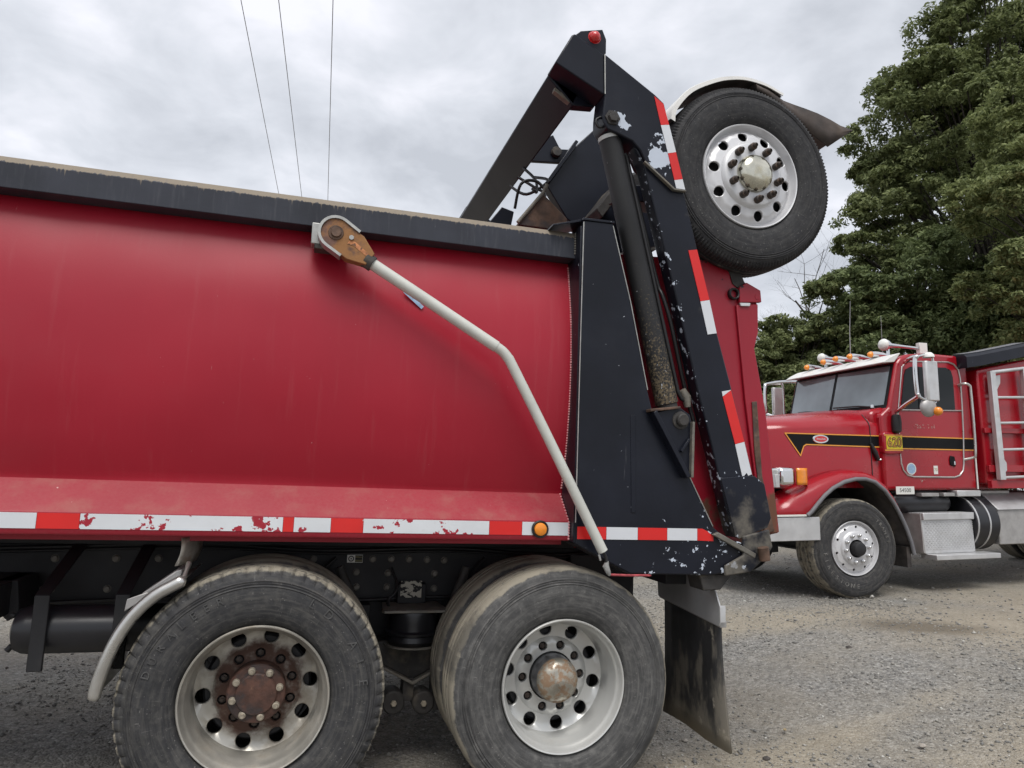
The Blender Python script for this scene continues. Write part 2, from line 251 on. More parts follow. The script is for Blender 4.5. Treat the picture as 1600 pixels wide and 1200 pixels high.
# ------------------------------------------------------------------ helpers: meshes
class MB:
    def __init__(s): s.v = []; s.f = []
    def add(s, vs, fs):
        o = len(s.v); s.v += [tuple(p) for p in vs]; s.f += [tuple(i+o for i in f) for f in fs]; return s
    def box(s, x0, x1, y0, y1, z0, z1):
        return s.add([(x0,y0,z0),(x1,y0,z0),(x1,y1,z0),(x0,y1,z0),(x0,y0,z1),(x1,y0,z1),(x1,y1,z1),(x0,y1,z1)],
                     [(0,3,2,1),(4,5,6,7),(0,1,5,4),(1,2,6,5),(2,3,7,6),(3,0,4,7)])
    def prism(s, poly, a, b, ax='y'):
        n = len(poly)
        P = {'y': lambda p, t: (p[0], t, p[1]), 'x': lambda p, t: (t, p[0], p[1]), 'z': lambda p, t: (p[0], p[1], t)}[ax]
        vs = [P(p, a) for p in poly] + [P(p, b) for p in poly]
        return s.add(vs, [tuple(range(n)), tuple(range(2*n-1, n-1, -1))] + [(i, i+n, (i+1) % n+n, (i+1) % n) for i in range(n)])
    def lathe(s, prof, n=64, c=(0,0,0), ax='y', mod=None, closed=False, a0=0., cap=False):
        vs = []; m = len(prof)
        for i in range(n):
            a = a0+2*math.pi*i/n; ca, sa = math.cos(a), math.sin(a)
            for j, (r, t) in enumerate(prof):
                if mod: r, t = mod(i, j, r, t)
                p = {'y': (r*ca, t, r*sa), 'x': (t, r*ca, r*sa), 'z': (r*ca, r*sa, t)}[ax]
                vs.append((p[0]+c[0], p[1]+c[1], p[2]+c[2]))
        fs = []
        for i in range(n):
            k = (i+1) % n
            for j in range(m if closed else m-1):
                l = (j+1) % m
                fs.append((i*m+j, i*m+l, k*m+l, k*m+j))
        if cap:
            fs.append(tuple(i*m for i in range(n))); fs.append(tuple(i*m+m-1 for i in reversed(range(n))))
        return s.add(vs, fs)
    def cyl(s, p0, p1, r, n=16, r1=None): return s.tube([p0, p1], [r, r if r1 is None else r1], n)
    def tube(s, path, r, n=10):
        P = [Vector(p) for p in path]; m = len(P); R_ = r if isinstance(r, (list, tuple)) else [r]*m
        vs = []; u = None
        for i in range(m):
            t = (P[min(i+1, m-1)]-P[max(i-1, 0)])
            t = t.normalized() if t.length > 1e-9 else Vector((0, 0, 1))
            if u is None:
                u = t.orthogonal().normalized()
            else:
                u = (u - t*u.dot(t)); u = u.normalized() if u.length > 1e-6 else t.orthogonal().normalized()
            w = t.cross(u)
            for k in range(n):
                a = 2*math.pi*k/n; vs.append(P[i]+(u*math.cos(a)+w*math.sin(a))*R_[i])
        fs = [(i*n+k, i*n+(k+1) % n, (i+1)*n+(k+1) % n, (i+1)*n+k) for i in range(m-1) for k in range(n)]
        fs += [tuple(reversed(range(n))), tuple(range((m-1)*n, m*n))]
        return s.add(vs, fs)
    def sheet(s, rows):     # rows of equal length -> grid of quads
        m = len(rows[0]); vs = [p for r in rows for p in r]
        return s.add(vs, [(i*m+j, i*m+j+1, (i+1)*m+j+1, (i+1)*m+j) for i in range(len(rows)-1) for j in range(m-1)])
    def holed(s, r0, r1, n, rc, hr, yf, depth=.014, k=8, a0=0.):
        # flat ring pierced by n round holes, each hole with its own wall
        sec = 2*math.pi/n
        for q in range(n):
            ac = a0+q*sec
            cx, cz = rc*math.cos(ac), rc*math.sin(ac); bd = []
            for i in range(k): bd.append((r1, ac-sec/2+sec*i/k))
            for i in range(4): bd.append((r1+(r0-r1)*i/4, ac+sec/2))
            for i in range(k): bd.append((r0, ac+sec/2-sec*i/k))
            for i in range(4): bd.append((r0+(r1-r0)*i/4, ac-sec/2))
            m = len(bd); vs = []
            B = [(r*math.cos(a), r*math.sin(a)) for r, a in bd]
            H = []
            for x, z in B:
                d = math.hypot(x-cx, z-cz) or 1; H.append((cx+(x-cx)/d*hr, cz+(z-cz)/d*hr))
            H1 = [(cx+(x-cx)*1.12, cz+(z-cz)*1.12) for x, z in H]
            for ring, dy in ((B, 0), (H1, 0), (H, .003), (H, depth)):
                for x, z in ring: vs.append((x, yf(math.hypot(x, z))+dy, z))
            fs = [(l*m+i, l*m+(i+1) % m, (l+1)*m+(i+1) % m, (l+1)*m+i) for l in range(3) for i in range(m)]
            s.add(vs, fs)
        return s
    def text(s, body, size, fn, extrude=.002, bold=0.):
        cu = bpy.data.curves.new('lettering', 'FONT'); cu.body = body; cu.size = size; cu.extrude = extrude; cu.resolution_u = 3
        cu.align_x = 'CENTER'; cu.align_y = 'CENTER'; cu.offset = bold
        ob = bpy.data.objects.new('lettering', cu); COL.objects.link(ob)
        dg = bpy.context.evaluated_depsgraph_get(); me = bpy.data.meshes.new_from_object(ob.evaluated_get(dg))
        vs = [fn(v.co) for v in me.vertices]; fs = [tuple(p.vertices) for p in me.polygons]
        bpy.data.objects.remove(ob); bpy.data.curves.remove(cu); bpy.data.meshes.remove(me)
        return s.add(vs, fs)
    def mesh(s, name, material, smooth=35, recalc=True):
        me = bpy.data.meshes.new(name); me.from_pydata(s.v, [], s.f)
        bm = bmesh.new(); bm.from_mesh(me)
        bmesh.ops.remove_doubles(bm, verts=bm.verts, dist=1e-5)
        if recalc: bmesh.ops.recalc_face_normals(bm, faces=bm.faces)
        bm.to_mesh(me); bm.free()
        me.materials.append(material)
        if smooth:
            me.polygons.foreach_set('use_smooth', [True]*len(me.polygons)); me.set_sharp_from_angle(angle=rad(smooth))
        return me
    def build(s, name, material, parent=None, smooth=35, bevel=0., kind=None, loc=None, recalc=True):
        return link(name, s.mesh(name, M[material] if isinstance(material, str) else material, smooth, recalc), parent, bevel, kind, loc)
def link(name, me, parent=None, bevel=0., kind=None, loc=None):
    o = bpy.data.objects.new(name, me); COL.objects.link(o); o.parent = parent
    if loc: o.location = loc
    if kind: o['kind'] = kind
    if bevel:
        b = o.modifiers.new('bevel', 'BEVEL'); b.width = bevel; b.segments = 2; b.limit_method = 'ANGLE'; b.angle_limit = rad(40); b.harden_normals = False
    return o
def thing(name, label, cat, loc=(0,0,0), group=None):
    o = bpy.data.objects.new(name, None); COL.objects.link(o); o.location = loc; o.empty_display_size = .2
    o['label'] = label; o['category'] = cat
    if group: o['group'] = group
    return o
def tag(o, label, cat, group=None):
    o['label'] = label; o['category'] = cat
    if group: o['group'] = group
    return o
def part_empty(name, parent, loc, rot=(0,0,0)):
    o = bpy.data.objects.new(name, None); COL.objects.link(o); o.parent = parent; o.location = loc; o.rotation_euler = rot; o.empty_display_size = .1
    return o
def P(name, material, parent, poly, a, b, bevel=.004, ax='y', smooth=35):
    return MB().prism(poly, a, b, ax).build(name, material, parent, smooth, bevel)
def B(name, material, parent, *xyz, bevel=.004): return MB().box(*xyz).build(name, material, parent, 35, bevel)
def T(name, material, parent, path, r, n=12): return MB().tube(path, r, n).build(name, material, parent, 50)
def arc(pts, k=6):      # Catmull-Rom through points
    out = []; n = len(pts); Q = [Vector(p) for p in pts]
    for i in range(n-1):
        a, b, c, d = Q[max(i-1, 0)], Q[i], Q[i+1], Q[min(i+2, n-1)]
        for j in range(k):
            t = j/k; out.append(.5*((2*b)+(c-a)*t+(2*a-5*b+4*c-d)*t*t+(3*b-a-3*c+d)*t**3))
    out.append(Q[-1]); return [tuple(p) for p in out]

# ------------------------------------------------------------------ ground
def sstep(t): t = np.clip(t, 0, 1); return t*t*(3-2*t)
def ground_z(x, y):
    x = np.asarray(x, float); y = np.asarray(y, float)
    z = .278*sstep((x-2.5)/2.8) + .036*(np.clip(x, 5.3, 22)-5.3)
    return z
def value_noise(x, y, seed=0):
    xi = np.floor(x).astype(np.int64); yi = np.floor(y).astype(np.int64); fx = x-xi; fy = y-yi
    def h(a, b): 
        v = np.sin(a*127.1+b*311.7+seed*74.7)*43758.5453; return v-np.floor(v)
    fx = fx*fx*(3-2*fx); fy = fy*fy*(3-2*fy)
    return (h(xi, yi)*(1-fx)+h(xi+1, yi)*fx)*(1-fy)+(h(xi, yi+1)*(1-fx)+h(xi+1, yi+1)*fx)*fy
def fbm(x, y, s, o=4, seed=0):
    t = 0; a = .5; tot = 0
    for i in range(o): t = t+a*value_noise(x*s, y*s, seed+i); tot += a; a *= .5; s *= 2.03
    return t/tot
def grow(a, step, far, g=1.22):
    out = [a]; 
    while abs(out[-1]-a) < far: out.append(out[-1]+step); step *= g
    return out[1:]
def build_ground():
    xs = np.array(sorted(grow(-3, -.08, 900))+list(np.arange(-3, 12.001, .065))+grow(12, .08, 900))
    ys = np.array(sorted(grow(-1.5, -.08, 900))+list(np.arange(-1.5, 8.001, .065))+grow(8, .08, 900))
    X, Y = np.meshgrid(xs, ys)
    near = np.clip(1-(np.abs(X-4)+np.abs(Y-3))/40, 0, 1)
    Z = ground_z(X, Y) + near*((fbm(X, Y, .9, 3, 3)-.5)*.05 + (fbm(X, Y, 7, 3, 9)-.5)*.022)
    pad = lambda cx, cy, rx, ry: np.clip(1.6-np.hypot((X-cx)/rx, (Y-cy)/ry), 0, 1)
    hold = np.maximum.reduce([pad(0, .3, .4, .5), pad(1.32, .3, .4, .5), pad(5.9, 3.5, .5, .5)])
    Z = Z*(1-hold)+(ground_z(X, Y)-.006)*hold
    # where pale sand lies over the gravel (real patches of another material)
    n = fbm(X, Y, .8, 4, 21); n2 = fbm(X, Y, 3.2, 3, 40)
    el = lambda cx, cy, rx, ry, a=0: np.exp(-((((X-cx)*math.cos(a)+(Y-cy)*math.sin(a))/rx)**2+((-(X-cx)*math.sin(a)+(Y-cy)*math.cos(a))/ry)**2))
    S = .95*el(4.4, 2.75, 1.5, .42, -.12)+.95*el(6.5, 2.0, 1.6, .75, .2)+.8*el(4.1, -.1, .8, .35, .2)+.7*el(2.6, .35, .7, .2, .1)+.8*el(9, 3.4, 3, .6)+.6*el(3.6, .55, .7, .14, .15)
    S = np.clip(S*1.2+(n-.5)*1.5+(n2-.5)*.7, 0, 1)
    W = np.clip(el(5.38, 2.05, .55, .30, -.62)*1.9+(n2-.5)*.5-.35, 0, 1)   # damp hollow in the sand
    ny, nx = X.shape
    idx = np.arange(nx*ny).reshape(ny, nx)
    F = np.stack([idx[:-1, :-1], idx[:-1, 1:], idx[1:, 1:], idx[1:, :-1]], -1).reshape(-1, 4)
    me = quick_mesh('ground', np.stack([X, Y, Z], -1).reshape(-1, 3), F)
    for nm, A in (('sand', S), ('damp', W)):
        at = me.attributes.new(nm, 'FLOAT', 'POINT'); at.data.foreach_set('value', A.astype(np.float32).ravel())
    me.polygons.foreach_set('use_smooth', [True]*len(me.polygons))
    me.materials.append(ground_mat())
    o = bpy.data.objects.new('ground', me); COL.objects.link(o); o['kind'] = 'structure'
def quick_mesh(name, V, F):
    me = bpy.data.meshes.new(name); k = F.shape[1]
    me.vertices.add(len(V)); me.vertices.foreach_set('co', np.ascontiguousarray(V, dtype=np.float32).ravel())
    me.loops.add(F.size); me.loops.foreach_set('vertex_index', F.astype(np.int32).ravel())
    me.polygons.add(len(F)); me.polygons.foreach_set('loop_start', np.arange(0, F.size, k, dtype=np.int32)); me.polygons.foreach_set('loop_total', np.full(len(F), k, dtype=np.int32))
    me.update(calc_edges=True); return me
def ground_mat():
    m = bpy.data.materials.new('gravel_ground'); m.use_nodes = True; nt = m.node_tree; N = nt.nodes; L = nt.links; b = N['Principled BSDF']
    tc = N.new('ShaderNodeTexCoord'); Pn = tc.outputs['Object']
    def noise(s, d=5, r=.6):
        n = N.new('ShaderNodeTexNoise'); n.inputs['Scale'].default_value = s; n.inputs['Detail'].default_value = d; n.inputs['Roughness'].default_value = r; L.new(Pn, n.inputs['Vector']); return n.outputs['Fac']
    def ramp(v, *st):
        r = N.new('ShaderNodeValToRGB'); el = r.color_ramp.elements
        while len(el) < len(st): el.new(.5)
        for e_, (p, c) in zip(el, st): e_.position = p; e_.color = (*c, 1)
        L.new(v, r.inputs[0]); return r.outputs[0]
    def mix(f, a, c, mode='MIX'):
        k = N.new('ShaderNodeMix'); k.data_type = 'RGBA'; k.blend_type = mode
        if isinstance(f, float): k.inputs[0].default_value = f
        else: L.new(f, k.inputs[0])
        for i, v in ((6, a), (7, c)):
            if isinstance(v, tuple): k.inputs[i].default_value = (*v, 1)
            else: L.new(v, k.inputs[i])
        return k.outputs[2]
    def mth(op, a, c):
        k = N.new('ShaderNodeMath'); k.operation = op; k.use_clamp = True
        for i, v in enumerate((a, c)):
            if isinstance(v, (int, float)): k.inputs[i].default_value = v
            else: L.new(v, k.inputs[i])
        return k.outputs[0]
    vo = N.new('ShaderNodeTexVoronoi'); vo.inputs['Scale'].default_value = 75; L.new(Pn, vo.inputs['Vector'])
    vo2 = N.new('ShaderNodeTexVoronoi'); vo2.inputs['Scale'].default_value = 33; L.new(Pn, vo2.inputs['Vector'])
    sp = N.new('ShaderNodeSeparateColor'); L.new(vo.outputs['Color'], sp.inputs[0])
    sp2 = N.new('ShaderNodeSeparateColor'); L.new(vo2.outputs['Color'], sp2.inputs[0])
    g1 = ramp(sp.outputs[0], (0, (.085, .083, .078)), (.45, (.215, .21, .197)), (.85, (.34, .33, .305)), (1, (.50, .49, .46)))
    g2 = ramp(sp2.outputs[0], (0, (.11, .108, .102)), (.6, (.23, .222, .203)), (1, (.35, .34, .312)))
    grav = mix(.45, g1, g2)
    grav = mix(ramp(noise(1.1, 6), (.35, (0, 0, 0)), (.7, (.55, .55, .55))), grav, (.25, .225, .18))
    sand = ramp(noise(2.5, 8, .7), (.3, (.28, .24, .175)), (.7, (.40, .345, .255)))
    sand = mix(.25, sand, g1)
    a1 = N.new('ShaderNodeAttribute'); a1.attribute_name = 'sand'
    a2 = N.new('ShaderNodeAttribute'); a2.attribute_name = 'damp'
    sf = mth('MULTIPLY', mth('ADD', a1.outputs['Fac'], mth('MULTIPLY', mth('SUBTRACT', sp2.outputs[1], .5), .35)), .92)
    c = mix(sf, grav, sand); c = mix(mth('MULTIPLY', a2.outputs['Fac'], .85), c, (.145, .122, .09))
    L.new(c, b.inputs['Base Color']); b.inputs['Roughness'].default_value = .9; b.inputs['Specular IOR Level'].default_value = .3
    bp = N.new('ShaderNodeBump'); bp.inputs['Strength'].default_value = .7; bp.inputs['Distance'].default_value = .012
    L.new(mth('SUBTRACT', 1., vo.outputs['Distance']), bp.inputs['Height']); 
    bp2 = N.new('ShaderNodeBump'); bp2.inputs['Strength'].default_value = .5; bp2.inputs['Distance'].default_value = .03; L.new(noise(22, 6), bp2.inputs['Height']); L.new(bp.outputs[0], bp2.inputs['Normal'])
    L.new(bp2.outputs[0], b.inputs['Normal'])
    return m
build_ground()

# ------------------------------------------------------------------ wheels (local axes: axle along Y, outer face towards -Y)
def tyre_mesh(name, material, R=.52, W=.27, n=180, pitch=0, duty=.5, cut=.012, bead=.288):
    k = R/.52
    side = [(bead, .034), (bead+.008, .014), (bead+.03, -.004), (.345*k, -.0115), (.37*k, -.0155), (.395*k, -.0175), (.41*k, -.018), (.428*k, -.0168), (.446*k, -.0135), (.449*k, -.0165), (.454*k, -.0115), (.461*k, -.0135), (.4635*k, -.009), (.470*k, -.011), (.4735*k, -.0055), (.484*k, -.003)]
    sh = [(.497*k, .004), (.511*k, .014), (.518*k, .028)]
    tr = [(.520*k, .050), (.521*k, .066), (.509*k, .070), (.509*k, .080), (.522*k, .084), (.522*k, .108), (.510*k, .112), (.510*k, .121)]
    half = side+sh+tr; c = .121*W/.27
    half = [(r, t*W/.27 if t > 0 else t) for r, t in half]
    prof = half+[(r, 2*c-t) for r, t in reversed(half)]
    a, b_ = len(side)-1, len(side)+len(sh)+1; m = len(prof)
    def mod(i, j, r, t):
        if pitch:
            jj = j if j < m/2 else m-1-j
            if a <= jj < b_ and (i % pitch) < pitch*duty:
                q = .5 if jj == a else 1.
                return r-cut*q, t+(.004 if j < m/2 else -.004)*q
        return r, t
    mb = MB().lathe(prof, n, mod=mod)
    return mb.mesh(name, M[material], 30)
def ring_text(body, r, size, y, a_mid, spacing, flip=False, squeeze=1.):
    mb = MB(); n = len(body)
    for i, ch in enumerate(body):
        if ch == ' ': continue
        s = -1 if not flip else 1
        a = a_mid+s*(i-(n-1)/2)*spacing
        er = Vector((math.cos(a), 0, math.sin(a))); et = Vector((math.sin(a), 0, -math.cos(a)))
        if flip: er, et = -er, -et
        c = Vector((math.cos(a)*r, y, math.sin(a)*r))
        mb.text(ch, size, lambda v, c=c, er=er, et=et: c+et*(v.x*squeeze)+er*v.y+Vector((0, -v.z, 0)), extrude=.0022)
    return mb
def disc_y(r, pts):
    return float(np.interp(r, [p[0] for p in pts], [p[1] for p in pts]))
DUAL = [(.05, .180), (.118, .180), (.162, .180), (.17, .184), (.178, .193), (.20, .192), (.235, .187), (.25, .176)]
def dual_rim(name, material):
    mb = MB().lathe([(.288, .03), (.2925, .012), (.2925, .002), (.289, -.003), (.284, -.001), (.279, .010), (.276, .026), (.270, .034), (.263, .050), (.263, .066), (.255, .082), (.252, .11), (.250, .176)], 96)
    yf = lambda r: disc_y(r, DUAL)
    mb.holed(.179, .250, 10, .2165, .0305, yf, .016, a0=.12); mb.holed(.112, .179, 10, .1435, .0205, yf, .02, k=6, a0=.3)
    mb.lathe([(.112, .180), (.112, .23)], 40)
    return mb.mesh(name, M[material], 32, recalc=False)
def steer_rim(name, material, hr=.021, hc=.2165):
    pts = [(.1, -.018), (.165, -.018), (.175, -.012), (.186, .004), (.24, .016), (.256, .036)]
    yf = lambda r: disc_y(r, pts)
    mb = MB().lathe([(.284, .045), (.2895, .02), (.2895, .006), (.286, .001), (.281, .003), (.276, .014), (.272, .03), (.264, .040), (.256, .036)], 96)
    mb.holed(.186, .256, 10, hc, hr, yf, .012, a0=.2); mb.lathe([(.095, .02), (.095, -.018), (.165, -.018), (.175, -.012), (.186, .004)], 96)
    return mb.mesh(name, M[material], 32, recalc=False)
def nut_mesh(name, material, r, h, tip=0., n=6):
    prof = [(r, 0), (r, -h)] + ([(r*.72, -h-.003), (r*.62, -h-tip*.7), (r*.3, -h-tip)] if tip else [(r*.6, -h-.002), (r*.5, -h-.002), (r*.5, -h-.008), (.0005, -h-.008)])
    return MB().lathe(prof, n if not tip else 12, cap=False).mesh(name, M[material], 30)
def place_ring(name, me, parent, n, r, y, a0=0., bevel=0):
    for i in range(n):
        a = a0+2*math.pi*i/n; o = link(name, me, parent, loc=(r*math.cos(a), y, r*math.sin(a)))
        o.rotation_euler = (0, -a, 0)

# ------------------------------------------------------------------ the red dump truck close by
truck = thing('dump_truck', 'red dump truck body close by, black rear post and lifted wheel above its tailgate', 'truck', (0, 0, 0))
X0, X1 = -4.6, 1.328
# tub: side sheet bulging slightly, shelf, rub rail face; mirrored on the far side
sheet_ = arc([(.125, 2.53), (.096, 2.44), (.050, 2.22), (.034, 2.0), (.044, 1.76), (.078, 1.55), (.130, 1.374)], 6)
tubside = [(p[0], p[1]) for p in [(q_[0], q_[1]) for q_ in [(v[0], v[1]) for v in arc([(a, b, 0) for a, b in [(.125, 2.53), (.096, 2.44), (.050, 2.22), (.034, 2.0), (.044, 1.76), (.078, 1.55), (.130, 1.374)]], 6)]]]
inner = [(.18, 2.53), (.18, 1.6), (.3, 1.42)]
loop = tubside + [(.12, 1.16), (.12, 1.135), (2.32, 1.135), (2.32, 1.16)] + [(2.44-a, b) for a, b in reversed(tubside)] + [(2.44-a, b) for a, b in inner] + list(reversed(inner))
nts = len(tubside); rows = []
for i in range(91):     # hand-welded sheet: shallow dents and ripples of a few millimetres
    x = X0+(X1-X0)*i/90; ed = min(1, (90-i)/4, i/4)
    row = []
    for k, (y_, z_) in enumerate(loop):
        if 0 < k < nts-1: y_ += ed*((float(fbm(np.array(x), np.array(z_), 1.3, 3, 5))-.5)*.016+(float(fbm(np.array(x), np.array(z_), 4.5, 2, 8))-.5)*.004)
        row.append((x, y_, z_))
    rows.append(row+[row[0]])
mb = MB().sheet(rows); nl = len(loop); mb.add(rows[0][:-1], [tuple(range(nl))]); mb.add(rows[-1][:-1], [tuple(reversed(range(nl)))])
body = mb.build('dump_body', 'red', truck, 30)
B('front_wall', 'red', body, X0-.04, X0, .06, 2.38, 1.12, 2.9)
P('rub_rail', 'red_dusty', body, [(.132, 1.376), (.012, 1.262), (.0, 1.25), (.0, 1.172), (.006, 1.163), (.16, 1.163), (.16, 1.376)], X0, X1-.004, .003, 'x')
P('rub_rail', 'red_dusty', body, [(2.44-a, b) for a, b in [(.132, 1.376), (.012, 1.262), (.0, 1.25), (.0, 1.172), (.006, 1.163), (.16, 1.163), (.16, 1.376)]], X0, X1-.004, .003, 'x')
railp = [(.022, 2.515), (.022, 2.622), (.052, 2.654), (.17, 2.654), (.17, 2.515)]
P('top_rail', 'rail', body, railp, X0, X1+.002, .003, 'x')
P('top_rail', 'rail', body, [(2.44-a, b) for a, b in railp], X0, X1+.002, .003, 'x')
# weld beads that run down the rear edge of the side sheet
wb = MB()
zz = 2.49
while zz > 1.39:
    yy = float(np.interp(zz, [1.374, 1.55, 1.76, 2.0, 2.22, 2.44, 2.53], [.130, .078, .044, .034, .050, .096, .125]))
    wb.lathe([(.0005, -.006), (.0045, -.004), (.0062, 0)], 6, c=(1.3235, yy, zz), ax='y'); zz -= .0125
for i in range(10): wb.lathe([(.0005, -.006), (.0045, -.004), (.0062, 0)], 6, c=(1.3205, .131-.0130*i, 1.372-.0125*i), ax='y')
for i in range(7): wb.lathe([(.0005, -.006), (.0045, -.004), (.0062, 0)], 6, c=(1.3205, 0, 1.247-.0125*i), ax='y')
wb.build('weld_bead', mat('weld_bead', (.62, .28, .29), .5, var=.3, vs=80), body, kind='stuff')
# reflective tape on the rub rail
def tape(parent, x0, x1, z0, z1, m, y=-.0025, slope=0.):
    MB().box(x0, x1, y, y+.0024, z0, z1).build('reflective_tape', m, parent, 0)
segs = [(-.84, 'tape_white'), (-.693, 'tape_red'), (.057, 'tape_white_worn'), (.10, 'tape_red_worn'), (.25, 'tape_white_worn'), (.385, 'tape_red_worn'), (.94, 'tape_white_worn'), (1.094, 'tape_red'), (1.32, 'tape_white')]
x = -1.45
tape(body, -1.60, -1.4512, 1.187, 1.246, 'tape_red')
for e_, m_ in segs: tape(body, x+.0008, e_-.0008, 1.187, 1.246, m_); x = e_
mk = MB().lathe([(.0005, -.024), (.018, -.023), (.028, -.018), (.030, -.006)], 32, c=(1.178, -.0035, 1.2145)).build('marker_light', 'amber', body)
MB().lathe([(.040, 0), (.040, -.009), (.036, -.012), (.030, -.010), (.030, 0)], 32, c=(1.178, -.0035, 1.2145)).build('marker_light_ring', 'hose', body)

# rear post
post = P('rear_post', 'post', truck, [(1.339, 2.690), (1.494, 2.694), (1.592, 2.315), (1.689, 1.883), (1.712, 1.800), (1.80, 1.66), (1.905, 1.50), (2.045, 1.242), (2.115, 1.188), (2.29, 1.150), (2.32, 1.12), (2.235, 1.035), (2.03, 1.013), (1.611, 1.020), (1.332, 1.155)], -.05, .115, .006)
P('post_cap', 'black', post, [(1.335, 2.700), (1.500, 2.704), (1.498, 2.692), (1.337, 2.688)], -.056, .13, .002)
P('post_cap_lip', 'black', post, [(1.19, 2.657), (1.335, 2.700), (1.337, 2.688), (1.19, 2.648)], -.03, .14, .002)
P('seam_flange', 'black', post, [(1.326, 2.66), (1.337, 2.66), (1.337, 1.16), (1.326, 1.16)], -.046, .12, .002)
P('post_crease', 'post', post, [(1.60, 1.76), (1.625, 1.76), (1.635, 1.30), (1.61, 1.30)], -.0535, -.0495, .002)
x = 1.342
for e_, m_ in ((1.486, 'tape_red'), (1.645, 'tape_white'), (1.798, 'tape_red'), (1.958, 'tape_white')):
    tape(post, x+.0008, e_-.0008, 1.176, 1.232, m_, -.0528); x = e_
MB().prism([(1.959, 1.176), (2.045, 1.174), (2.045, 1.196), (2.01, 1.222), (1.985, 1.232), (1.959, 1.232)], -.0528, -.0504).build('reflective_tape', 'tape_red', post, 0)
# lower cylinder bracket
P('bracket_ear', 'black', post, [(1.705, 1.772), (1.80, 1.80), (1.85, 1.806), (1.90, 1.775), (1.912, 1.73), (1.904, 1.477), (1.872, 1.474), (1.86, 1.52)], -.082, -.062, .004)
P('bracket_ear', 'black', post, [(1.705, 1.772), (1.80, 1.80), (1.85, 1.806), (1.90, 1.775), (1.912, 1.73), (1.904, 1.50), (1.872, 1.51), (1.84, 1.56)], .07, .09, .004)
P('bracket_plate', 'ruststeel', post, [(1.682, 1.790), (1.84, 1.812), (1.84, 1.800), (1.682, 1.776)], -.10, .02, .003)
P('bracket_web', 'black', post, [(1.694, 1.772), (1.712, 1.785), (1.895, 1.48), (1.874, 1.47)], -.105, -.05, .003)
P('bracket_web', 'black', post, [(1.842, 1.60), (1.885, 1.66), (1.893, 1.65), (1.85, 1.59)], -.10, -.082, .002)
P('bracket_web', 'steel_dirty', post, [(1.902, 1.74), (1.914, 1.74), (1.908, 1.474), (1.894, 1.474)], -.105, -.05, .002)
MB().lathe([(.0005, -.118), (.025, -.118), (.03, -.112), (.03, -.09), (.042, -.088), (.044, -.082)], 28, c=(1.848, 0, 1.745)).build('bracket_pin', 'grime', post)
MB().lathe([(.03, -.09), (.03, .09)], 24, c=(1.848, 0, 1.745), cap=True).build('bracket_shaft', 'grime', post)
# hinge at the foot of the arm
P('hinge_lug', 'arm', post, [(2.20, 1.20), (2.345, 1.235), (2.365, 1.15), (2.325, 1.10), (2.238, 1.03), (2.10, 1.012), (2.10, 1.06), (2.20, 1.11)], -.072, -.0515, .006)
T('hinge_knuckle', 'ruststeel', post, [(2.305, -.09, 1.09), (2.292, -.095, 1.15)], .026, 18)
P('hinge_bar', 'steel_dirty', post, [(2.03, 1.205), (2.06, 1.218), (2.27, 1.118), (2.262, 1.095)], -.075, -.051, .004)
P('step_bracket', 'grime', post, [(1.985, 1.013), (2.165, 1.016), (2.10, .942), (2.005, .938)], -.03, .10, .005)

# red rear side panel, edge post and tailgate
panel = P('side_panel', 'red_worn', truck, [(1.40, 2.50), (1.52, 2.60), (2.096, 2.632), (2.252, 2.622), (2.335, 2.548), (2.405, 2.50), (2.423, 2.45), (2.423, 2.264), (2.399, 2.175), (2.463, 1.851), (2.540, 1.205), (2.455, 1.187), (2.2, 1.12), (1.40, 1.12)], .125, .145, .003)
P('edge_channel', 'red_worn', panel, [(2.285, 2.40), (2.418, 2.42), (2.418, 2.262), (2.394, 2.175), (2.458, 1.851), (2.535, 1.21), (2.43, 1.195), (2.335, 1.90)], .108, .1245, .004)
P('worn_channel', 'ruststeel', panel, [(2.372, 1.885), (2.402, 1.89), (2.43, 1.50), (2.50, 1.215), (2.44, 1.20), (2.385, 1.62)], .100, .1075, .003)
P('hinge_plate', 'red_worn', panel, [(2.30, 2.415), (2.30, 2.50), (2.345, 2.53), (2.43, 2.495), (2.436, 2.43)], .10, .1245, .004)
P('wear_plate', 'grime', panel, [(2.20, 2.628), (2.30, 2.628), (2.345, 2.53), (2.315, 2.49), (2.27, 2.52), (2.25, 2.58)], .118, .1245, .002)
MB().lathe([(.032, .124), (.032, .104), (.028, .100), (.022, .104), (.022, .124)], 28, c=(2.272, 0, 2.462)).build('pivot_ring', 'hose', panel)
MB().lathe([(.0005, .098), (.016, .098), (.018, .102), (.018, .12)], 20, c=(2.41, 0, 2.458)).build('pivot_pin', 'red_worn', panel)
P('chipped_edge', 'tape_white_worn', panel, [(2.30, 2.412), (2.365, 2.418), (2.36, 2.400), (2.305, 2.396)], .096, .1075, .002)
B('tailgate', 'red_worn', truck, 2.20, 2.32, .16, 2.28, 1.16, 2.56)
P('side_panel', 'red_worn', truck, [(1.40, 2.60), (2.25, 2.62), (2.42, 2.45), (2.40, 2.17), (2.54, 1.2), (1.40, 1.12)], 2.295, 2.315, .003)
P('rear_post', 'black', truck, [(1.339, 2.690), (1.494, 2.694), (1.692, 1.883), (2.045, 1.242), (2.32, 1.12), (2.03, 1.013), (1.611, 1.020), (1.332, 1.155)], 2.325, 2.49, .006)

